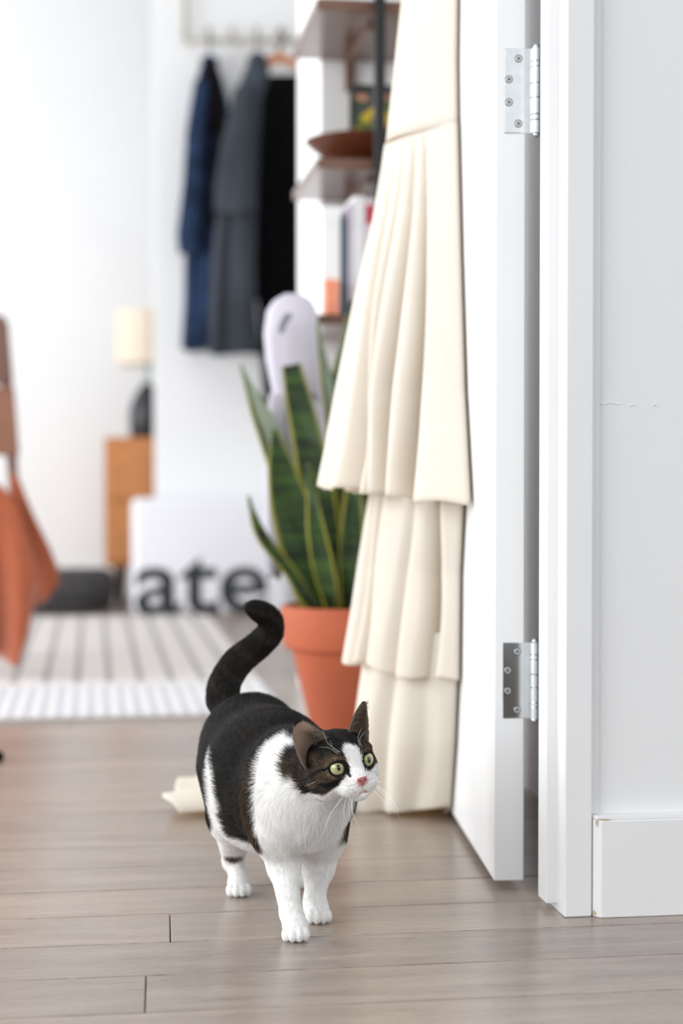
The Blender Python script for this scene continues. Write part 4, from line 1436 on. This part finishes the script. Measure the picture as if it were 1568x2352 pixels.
        eh = np.where((rim > 0.5) & on, 0.01, eh)
    for tc__, r_ in TANS:
        hbrn = hbrn + 0.55 * np.exp(-(np.linalg.norm(L - tc__, axis=1) / r_) ** 2)
    nose_pink = smooth(0.0085, 0.0060, np.linalg.norm((L - np.array([0, 0.0475, -0.0125])) / np.array([1, 1, 0.8]), axis=1))
    lip = np.min([seg_d(L, (0, 0.050, -0.016), (0, 0.049, -0.0235)), seg_d(L, (-0.0040, 0.046, -0.0262), (0.0040, 0.046, -0.0262))], axis=0)
    lip = smooth(0.0022, 0.0010, lip) * (y > 0.036)
    for wx in (0.0085, 0.0120, 0.0155):
        for wz in (-0.0150, -0.0185, -0.0220):
            dd = np.hypot(ax - wx - 0.0008 * (wz * 500 % 2), z - wz)
            lip = np.maximum(lip, 0.0)
            dots = smooth(0.0011, 0.0005, dd) * (y > 0.030) if (wx, wz) == (0.0085, -0.0150) else np.maximum(dots, smooth(0.0011, 0.0005, dd) * (y > 0.030))
    brn = np.where(head, hbrn * (1 - dk), br)
    brn = np.where(head & (dk > 0.5), 0, brn)
    ee = np.where(head, eh, e)
    # blended edge: hair by hair
    soft = np.where(head, 0.0009, 0.0022)
    wf = smooth(soft, -soft, ee + (rnd - 0.5) * jit * soft * 2.4)
    brn = np.clip(brn, 0, 1.4)
    tick = np.clip(brn * (1 + (rnd - 0.5) * 1.5 * (jit > 0)), 0, 1.3)
    dark = BLK + (BRN - BLK) * np.clip(tick, 0, 1)[:, None] + (TAN - BRN) * np.clip(tick - 0.92, 0, 0.4)[:, None]
    col = dark * (1 - wf[:, None]) + WHITE * wf[:, None]
    pk = np.array([0.62, 0.27, 0.24])
    col = col * (1 - 0.28 * (dots * head)[:, None])
    crease = np.min([seg_d(L, (0, 0.0495, -0.0260), (-0.0065, 0.0450, -0.0285)), seg_d(L, (-0.0065, 0.0450, -0.0285), (-0.0125, 0.0385, -0.0290)), seg_d(L, (0, 0.0495, -0.0260), (0.0060, 0.0450, -0.0280))], axis=0)
    kc = (smooth(0.0016, 0.0006, crease) * head * (y > 0.03) * 0.5)[:, None]
    col = col * (1 - kc) + np.array([0.30, 0.20, 0.18]) * kc  # mouth line, with the greyish shade along it put into the colour
    k2 = (lip * head * 0.75)[:, None]
    col = col * (1 - k2) + pk * k2
    k3 = (nose_pink * head * 0.9)[:, None]
    col = col * (1 - k3) + pk * k3
    return col, head, L


def ear_color(side, tt, qq, rnd, s=-1):
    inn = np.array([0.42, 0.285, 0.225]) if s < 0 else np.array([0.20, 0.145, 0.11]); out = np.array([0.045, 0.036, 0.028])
    edge = np.clip(np.maximum(smooth(0.86, 1.0, qq), smooth(0.14, 0.0, qq)), 0, 1)
    ci = inn * (1 - 0.45 * smooth(0.0, 0.5, tt)[:, None] * 0.3) * (0.55 + 0.45 * smooth(0.1, 0.5, tt))[:, None]
    c = np.where((side == 1)[:, None], ci, out)
    c = c * (1 - edge[:, None]) + np.array([0.26, 0.20, 0.15]) * edge[:, None]
    blk = smooth(0.90, 0.97, tt)[:, None]
    return c * (1 - blk) + BLK * blk


bc, _, _ = coat_color(CV)
AV, AQ, AC = [CV], [CQ], [bc]
n0 = len(CV)
for (ev, eq, sd_, tt, qq), es in zip(EAR, (-1, 1)):
    AV.append(ev); AQ.append(eq + n0); n0 += len(ev)
    AC.append(ear_color(sd_, tt, qq, None, es))
catbase = (fr + hr_ + fl_ + hl_) / 4; catbase[2] = 0
cat = thing('cat', catbase, 'black tabby and white cat standing on the wooden floor with its tail raised', 'cat')
M_SKIN = attr_material('cat_coat', 0.75, 0.15)
mesh('body', np.concatenate(AV), np.concatenate(AQ), M_SKIN, parent=cat, cols=np.concatenate(AC))

# ---- eyes
em = bpy.data.materials.new('cat_eye'); em.use_nodes = True
nt = em.node_tree; bs = nt.nodes['Principled BSDF']; N = nt.nodes.new; Lk = nt.links.new
bs.inputs['Roughness'].default_value = 0.04; bs.inputs['Specular IOR Level'].default_value = 0.6
bs.inputs['Coat Weight'].default_value = 0.6; bs.inputs['Coat Roughness'].default_value = 0.02
tcn = N('ShaderNodeTexCoord'); sx = N('ShaderNodeSeparateXYZ'); Lk(tcn.outputs['Object'], sx.inputs[0])
nt_eye = nt


def mth2(op, a, b=None):
    n = nt_eye.nodes.new('ShaderNodeMath'); n.operation = op
    for i, q in enumerate((a, b)):
        if q is None: continue
        if isinstance(q, (int, float)): n.inputs[i].default_value = q
        else: nt_eye.links.new(q, n.inputs[i])
    return n.outputs[0]


rad = mth2('SQRT', mth2('ADD', mth2('MULTIPLY', sx.outputs['X'], sx.outputs['X']), mth2('MULTIPLY', sx.outputs['Z'], sx.outputs['Z'])))
ir = N('ShaderNodeValToRGB'); Lk(mth2('DIVIDE', rad, 0.010), ir.inputs['Fac'])
els = ir.color_ramp.elements
els[0].position = 0.0; els[0].color = lin(150, 148, 88)
els[1].position = 0.80; els[1].color = lin(196, 200, 150)
e_ = els.new(0.30); e_.color = lin(178, 178, 116)
e_ = els.new(0.86); e_.color = lin(96, 100, 62)
e_ = els.new(0.91); e_.color = lin(12, 11, 10)
nz = N('ShaderNodeTexNoise'); nz.inputs['Scale'].default_value = 900; Lk(tcn.outputs['Object'], nz.inputs['Vector'])
mx = N('ShaderNodeMix'); mx.data_type = 'RGBA'; mx.blend_type = 'MULTIPLY'; mx.inputs[0].default_value = 0.35
Lk(ir.outputs[0], mx.inputs[6]); Lk(nz.outputs['Fac'], mx.inputs[7])
pe = mth2('ADD', mth2('POWER', mth2('DIVIDE', mth2('ABSOLUTE', sx.outputs['X']), 0.0020), 2.0), mth2('POWER', mth2('DIVIDE', mth2('ABSOLUTE', sx.outputs['Z']), 0.0037), 1.7))
pl = mth2('LESS_THAN', pe, 1.0)
mx2 = N('ShaderNodeMix'); mx2.data_type = 'RGBA'; Lk(pl, mx2.inputs[0]); Lk(mx.outputs[2], mx2.inputs[6]); mx2.inputs[7].default_value = (0.004, 0.004, 0.004, 1)
Lk(mx2.outputs[2], bs.inputs['Base Color'])
for e in EYES:
    ec = hw(*e)
    tocam = np.array([0, 0, CAM_H]) - ec; tocam /= np.linalg.norm(tocam)
    q_ = 0.40 if e[0] < 0 else 0.95
    fwd = HR[:, 1] * q_ + tocam * (1 - q_) + HR[:, 2] * 0.02 + HR[:, 0] * (0.10 if e[0] > 0 else 0.0); fwd /= np.linalg.norm(fwd)
    upv = HR[:, 2] - fwd * fwd.dot(HR[:, 2]); upv /= np.linalg.norm(upv)
    rt = np.cross(fwd, upv)
    Vv, Fc = [], []
    nu_, nv_ = 40, 28
    for i in range(nv_ + 1):
        a = math.pi * i / nv_
        for k in range(nu_):
            b = 2 * math.pi * k / nu_
            r = ER * HS
            bump = 1 + 0.05 * math.exp(-(a / 0.55) ** 2)          # cornea
            Vv.append((r * math.sin(a) * math.cos(b), r * math.cos(a) * bump, r * math.sin(a) * math.sin(b)))
    for i in range(nv_):
        for k in range(nu_):
            Fc.append((i * nu_ + k, (i + 1) * nu_ + k, (i + 1) * nu_ + (k + 1) % nu_, i * nu_ + (k + 1) % nu_)[::-1])
    me = bpy.data.meshes.new('eye'); me.from_pydata(Vv, [], Fc); me.materials.append(em)
    me.polygons.foreach_set('use_smooth', [True] * len(me.polygons))
    eo = bpy.data.objects.new('eye', me); COL.objects.link(eo)
    eo.parent = cat
    Mx = Matrix(((rt[0], fwd[0], upv[0]), (rt[1], fwd[1], upv[1]), (rt[2], fwd[2], upv[2]))).to_4x4()
    Mx.translation = Vector(ec - catbase)
    eo.matrix_local = Mx

# ---- nose leather
nm = material('pink_nose', (0.47, 0.15, 0.155), 0.4, var=0.12, scale=300)
Vv, Fc = [], []
nu_, nv_ = 28, 14
for i in range(nv_ + 1):
    a = math.pi * i / nv_
    for k in range(nu_):
        b = 2 * math.pi * k / nu_
        zl_ = math.cos(a); q = math.sin(a)
        wd = 0.0068 * (0.28 + 0.72 * smooth(-1.0, 0.5, np.array(zl_)))
        x_ = wd * q * math.cos(b); y_ = 0.0040 * q * math.sin(b); z_ = 0.0054 * zl_
        nost = 0.0012 * math.exp(-(((abs(x_) - 0.0034) / 0.0013) ** 2 + ((z_ + 0.0004) / 0.0014) ** 2))
        Vv.append(hw(x_, 0.0490 + y_ - nost * 1.6 - 0.25 * (z_ < 0) * 0 + 0.18 * z_, -0.0118 + z_))
for i in range(nv_):
    for k in range(nu_):
        Fc.append((i * nu_ + k, (i + 1) * nu_ + k, (i + 1) * nu_ + (k + 1) % nu_, i * nu_ + (k + 1) % nu_))
mesh('nose', Vv, Fc, nm, parent=cat)
ns_m = material('dark_nostril', (0.16, 0.05, 0.05), 0.6)
for s in (-1, 1):
    Vv, Fc = tube(smoothpoly([hw(s * 0.0026, 0.0522, -0.0128), hw(s * 0.0040, 0.0516, -0.0118), hw(s * 0.0054, 0.0500, -0.0122)], 8), [0.0004, 0.0006, 0.0007, 0.0007, 0.0006, 0.0005, 0.0004, 0.0003], 8)
    mesh('nostril', Vv, Fc, ns_m, parent=cat)

# ---- whiskers
wh = []
for pts in ([(862, 1790), (884, 1778), (919, 1777)], [(863, 1795), (889, 1796), (912, 1814)], [(864, 1805), (893, 1826), (917, 1868)], [(863, 1808), (888, 1833), (918, 1878)],
            [(859, 1816), (882, 1842), (894, 1876)], [(864, 1802), (896, 1832), (915, 1860)],
            [(788, 1826), (762, 1866), (741, 1912)], [(790, 1830), (756, 1874), (752, 1908)], [(797, 1828), (789, 1858), (792, 1884)], [(803, 1827), (801, 1858), (808, 1896)],
            [(806, 1828), (809, 1862), (828, 1912)], [(810, 1830), (808, 1850), (812, 1884)], [(770, 1816), (750, 1826), (740, 1844)], [(724, 1795), (712, 1801), (700, 1806)],
            [(782, 1728), (752, 1706), (740, 1672)], [(778, 1729), (764, 1718), (758, 1700)], [(776, 1732), (755, 1718), (734, 1716)], [(826, 1712), (822, 1694), (830, 1672)], [(831, 1716), (826, 1698), (838, 1680)]):
    q = [P(px, py, D) for (px, py), D in zip(pts, (1.898, 1.885, 1.875))]
    n_ = 14
    wh.append(tube(smoothpoly(q, n_), np.linspace(0.00018, 0.00006, n_), 5))
Vv, Fc = merge(*wh)
o = mesh('whiskers', Vv, Fc, material('white_whisker', (0.9, 0.9, 0.88), 0.35), parent=cat)
o['kind'] = 'stuff'


# ---- fur
def tri_sample(V, Q, n, weight=None):
    T = np.concatenate([Q[:, [0, 1, 2]], Q[:, [0, 2, 3]]])
    a, b, c = V[T[:, 0]], V[T[:, 1]], V[T[:, 2]]
    nr = np.cross(b - a, c - a)
    ar = np.linalg.norm(nr, axis=1)
    wgt = ar.copy()
    if weight is not None: wgt *= weight((a + b + c) / 3)
    pick = crng.choice(len(T), n, p=wgt / wgt.sum())
    u, v = crng.random(n), crng.random(n)
    f_ = u + v > 1; u[f_], v[f_] = 1 - u[f_], 1 - v[f_]
    p = a[pick] + u[:, None] * (b - a)[pick] + v[:, None] * (c - a)[pick]
    nn = nr[pick] / np.maximum(ar[pick], 1e-12)[:, None]
    return p, nn, T[pick], u, v


def dens(c):
    L = hl(c)
    hd = np.linalg.norm(L, axis=1) < 0.056
    return np.where(hd, 2.6, 1.0) * np.where(c[:, 2] < 0.06, 1.5, 1.0)


NF = 190000
root, nrm, _, _, _ = tri_sample(CV, CQ, NF, dens)
D_ = np.stack([sd_one(pr, root) for pr in PR], 1)
Wt = np.exp(-(D_ - D_.min(1, keepdims=True)) / 0.005); Wt /= Wt.sum(1, keepdims=True)
flow = Wt @ np.stack([pr[4] for pr in PR]); ln = Wt @ np.array([pr[3] for pr in PR])
rnd = crng.random(NF)
clump = np.stack([noise(root, 160, 0), noise(root, 160, 8), noise(root, 160, 16)], 1)
flow = flow + 0.22 * clump + 0.16 * crng.normal(size=(NF, 3))
flow -= nrm * (flow * nrm).sum(1, keepdims=True)
flow /= np.maximum(np.linalg.norm(flow, axis=1, keepdims=True), 1e-6)
Lr = hl(root)
ecd = np.min([np.linalg.norm(Lr - np.array(e), axis=1) for e in EYES], axis=0)
ln = ln * (0.7 + 0.6 * crng.random(NF))
# chest ruff a little longer; face short near eyes and nose
ruff = np.exp(-(np.linalg.norm(root - P(730, 1900, 1.96), axis=1) / 0.035) ** 2)
ln *= 1 + 0.9 * ruff
ln = np.where(ecd < 0.0145, np.minimum(ln, 0.0022), ln)
keep = ecd > ER * 1.10
keep &= np.linalg.norm((Lr - np.array([0, 0.0500, -0.0118])) / np.array([1.25, 1.4, 1]), axis=1) > 0.0056
lipd = np.min([seg_d(Lr, (0, 0.050, -0.016), (0, 0.049, -0.0245)), seg_d(Lr, (-0.007, 0.045, -0.0270), (0.007, 0.045, -0.0270))], axis=0)
keep &= lipd > 0.0016
keep &= root[:, 2] > 0.0015
root, nrm, flow, ln, rnd = root[keep], nrm[keep], flow[keep], ln[keep], rnd[keep]
colr, _, _ = coat_color(root, jit=1.0, rnd=rnd)
dk_ = smooth(0.5, 0.2, colr.mean(1))
colr = colr * (0.90 + 0.16 * crng.random(len(root)))[:, None]
colr = colr * np.exp(dk_ * (0.42 * crng.normal(size=len(root)) + 0.35 * noise(root, 55, 2)))[:, None]
lift = 0.30 + 0.12 * crng.random(len(root))
# ears: short down outside, sparse inside with a pale tuft at the inner edge
er, en, ef, el_, ecol = [], [], [], [], []
for (ev, eq, sd_, tt, qq), s in zip(EAR, (-1, 1)):
    p, nn, T, u, v = tri_sample(ev, eq, 9000)
    B = np.stack([1 - u - v, u, v], 1)
    sd3 = (sd_[T] * B).sum(1); t3 = (tt[T] * B).sum(1); q3 = (qq[T] * B).sum(1)
    inside = sd3 > 0.5
    tuft = inside & (q3 < 0.30) & (t3 < (0.45 if s < 0 else 0.9)) & (crng.random(len(p)) < (0.45 if s < 0 else 1.0))
    k_ = (~inside) | tuft | (crng.random(len(p)) < 0.10)
    fl2 = np.tile(HR @ np.array([s * 0.35, -0.1, 1.0]), (len(p), 1)) + 0.15 * crng.normal(size=(len(p), 3))
    tf = np.tile(HR @ np.array([s * 0.9, 0.35, 0.45]), (len(p), 1)) + 0.25 * crng.normal(size=(len(p), 3))
    fl2 = np.where(tuft[:, None], tf, fl2)
    l2 = np.where(tuft, 0.011, np.where(inside, 0.002, 0.0032)) * (0.6 + 0.6 * crng.random(len(p)))
    c2 = ear_color(inside.astype(int), t3, q3, None, s)
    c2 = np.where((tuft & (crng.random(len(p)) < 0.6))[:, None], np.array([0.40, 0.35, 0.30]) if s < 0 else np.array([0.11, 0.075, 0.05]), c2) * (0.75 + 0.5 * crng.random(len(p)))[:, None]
    fl2 /= np.linalg.norm(fl2, axis=1, keepdims=True)
    er.append(p[k_]); en.append(nn[k_]); ef.append(fl2[k_]); el_.append(l2[k_]); ecol.append(c2[k_])
root = np.concatenate([root] + er); nrm = np.concatenate([nrm] + en); flow = np.concatenate([flow] + ef)
ln = np.concatenate([ln] + el_); colr = np.concatenate([colr] + ecol)
lift = np.concatenate([lift, np.full(len(root) - len(lift), 0.18)])
NS = 5
s_ = np.linspace(0, 1, NS)
pts = np.empty((len(root), NS, 3))
for i, s in enumerate(s_):
    up_ = lift * (s - 0.42 * s * s)
    pts[:, i] = root + ln[:, None] * (nrm * up_[:, None] + flow * (0.92 * s * (0.75 + 0.25 * s)))
pts[:, :, 2] = np.maximum(pts[:, :, 2], 0.0006)
pts -= catbase
hc_ = bpy.data.hair_curves.new('fur')
hc_.add_curves([NS] * len(root))
hc_.attributes['position'].data.foreach_set('vector', pts.astype(np.float32).ravel())
ra = hc_.attributes.new('radius', 'FLOAT', 'POINT')
rw = np.tile(np.array([0.00016, 0.00016, 0.00013, 0.00009, 0.00003]), len(root)).astype(np.float32)
ra.data.foreach_set('value', rw)
ca_ = hc_.attributes.new('col', 'FLOAT_COLOR', 'CURVE')
c4 = np.ones((len(root), 4), np.float32); c4[:, :3] = np.clip(colr, 0, 1)
ca_.data.foreach_set('color', c4.ravel())
fm_ = attr_material('cat_fur', 0.5, 0.35)
nt = fm_.node_tree
tl_ = nt.nodes.new('ShaderNodeBsdfTranslucent'); mx_ = nt.nodes.new('ShaderNodeMixShader'); mx_.inputs[0].default_value = 0.5
nt.links.new(nt.nodes['Attribute'].outputs['Color'], tl_.inputs['Color'])
nt.links.new(nt.nodes['Principled BSDF'].outputs[0], mx_.inputs[1]); nt.links.new(tl_.outputs[0], mx_.inputs[2])
nt.links.new(mx_.outputs[0], nt.nodes['Material Output'].inputs['Surface'])
hc_.materials.append(fm_)
fo = bpy.data.objects.new('fur', hc_); COL.objects.link(fo)
fo.parent = cat
fo['kind'] = 'stuff'
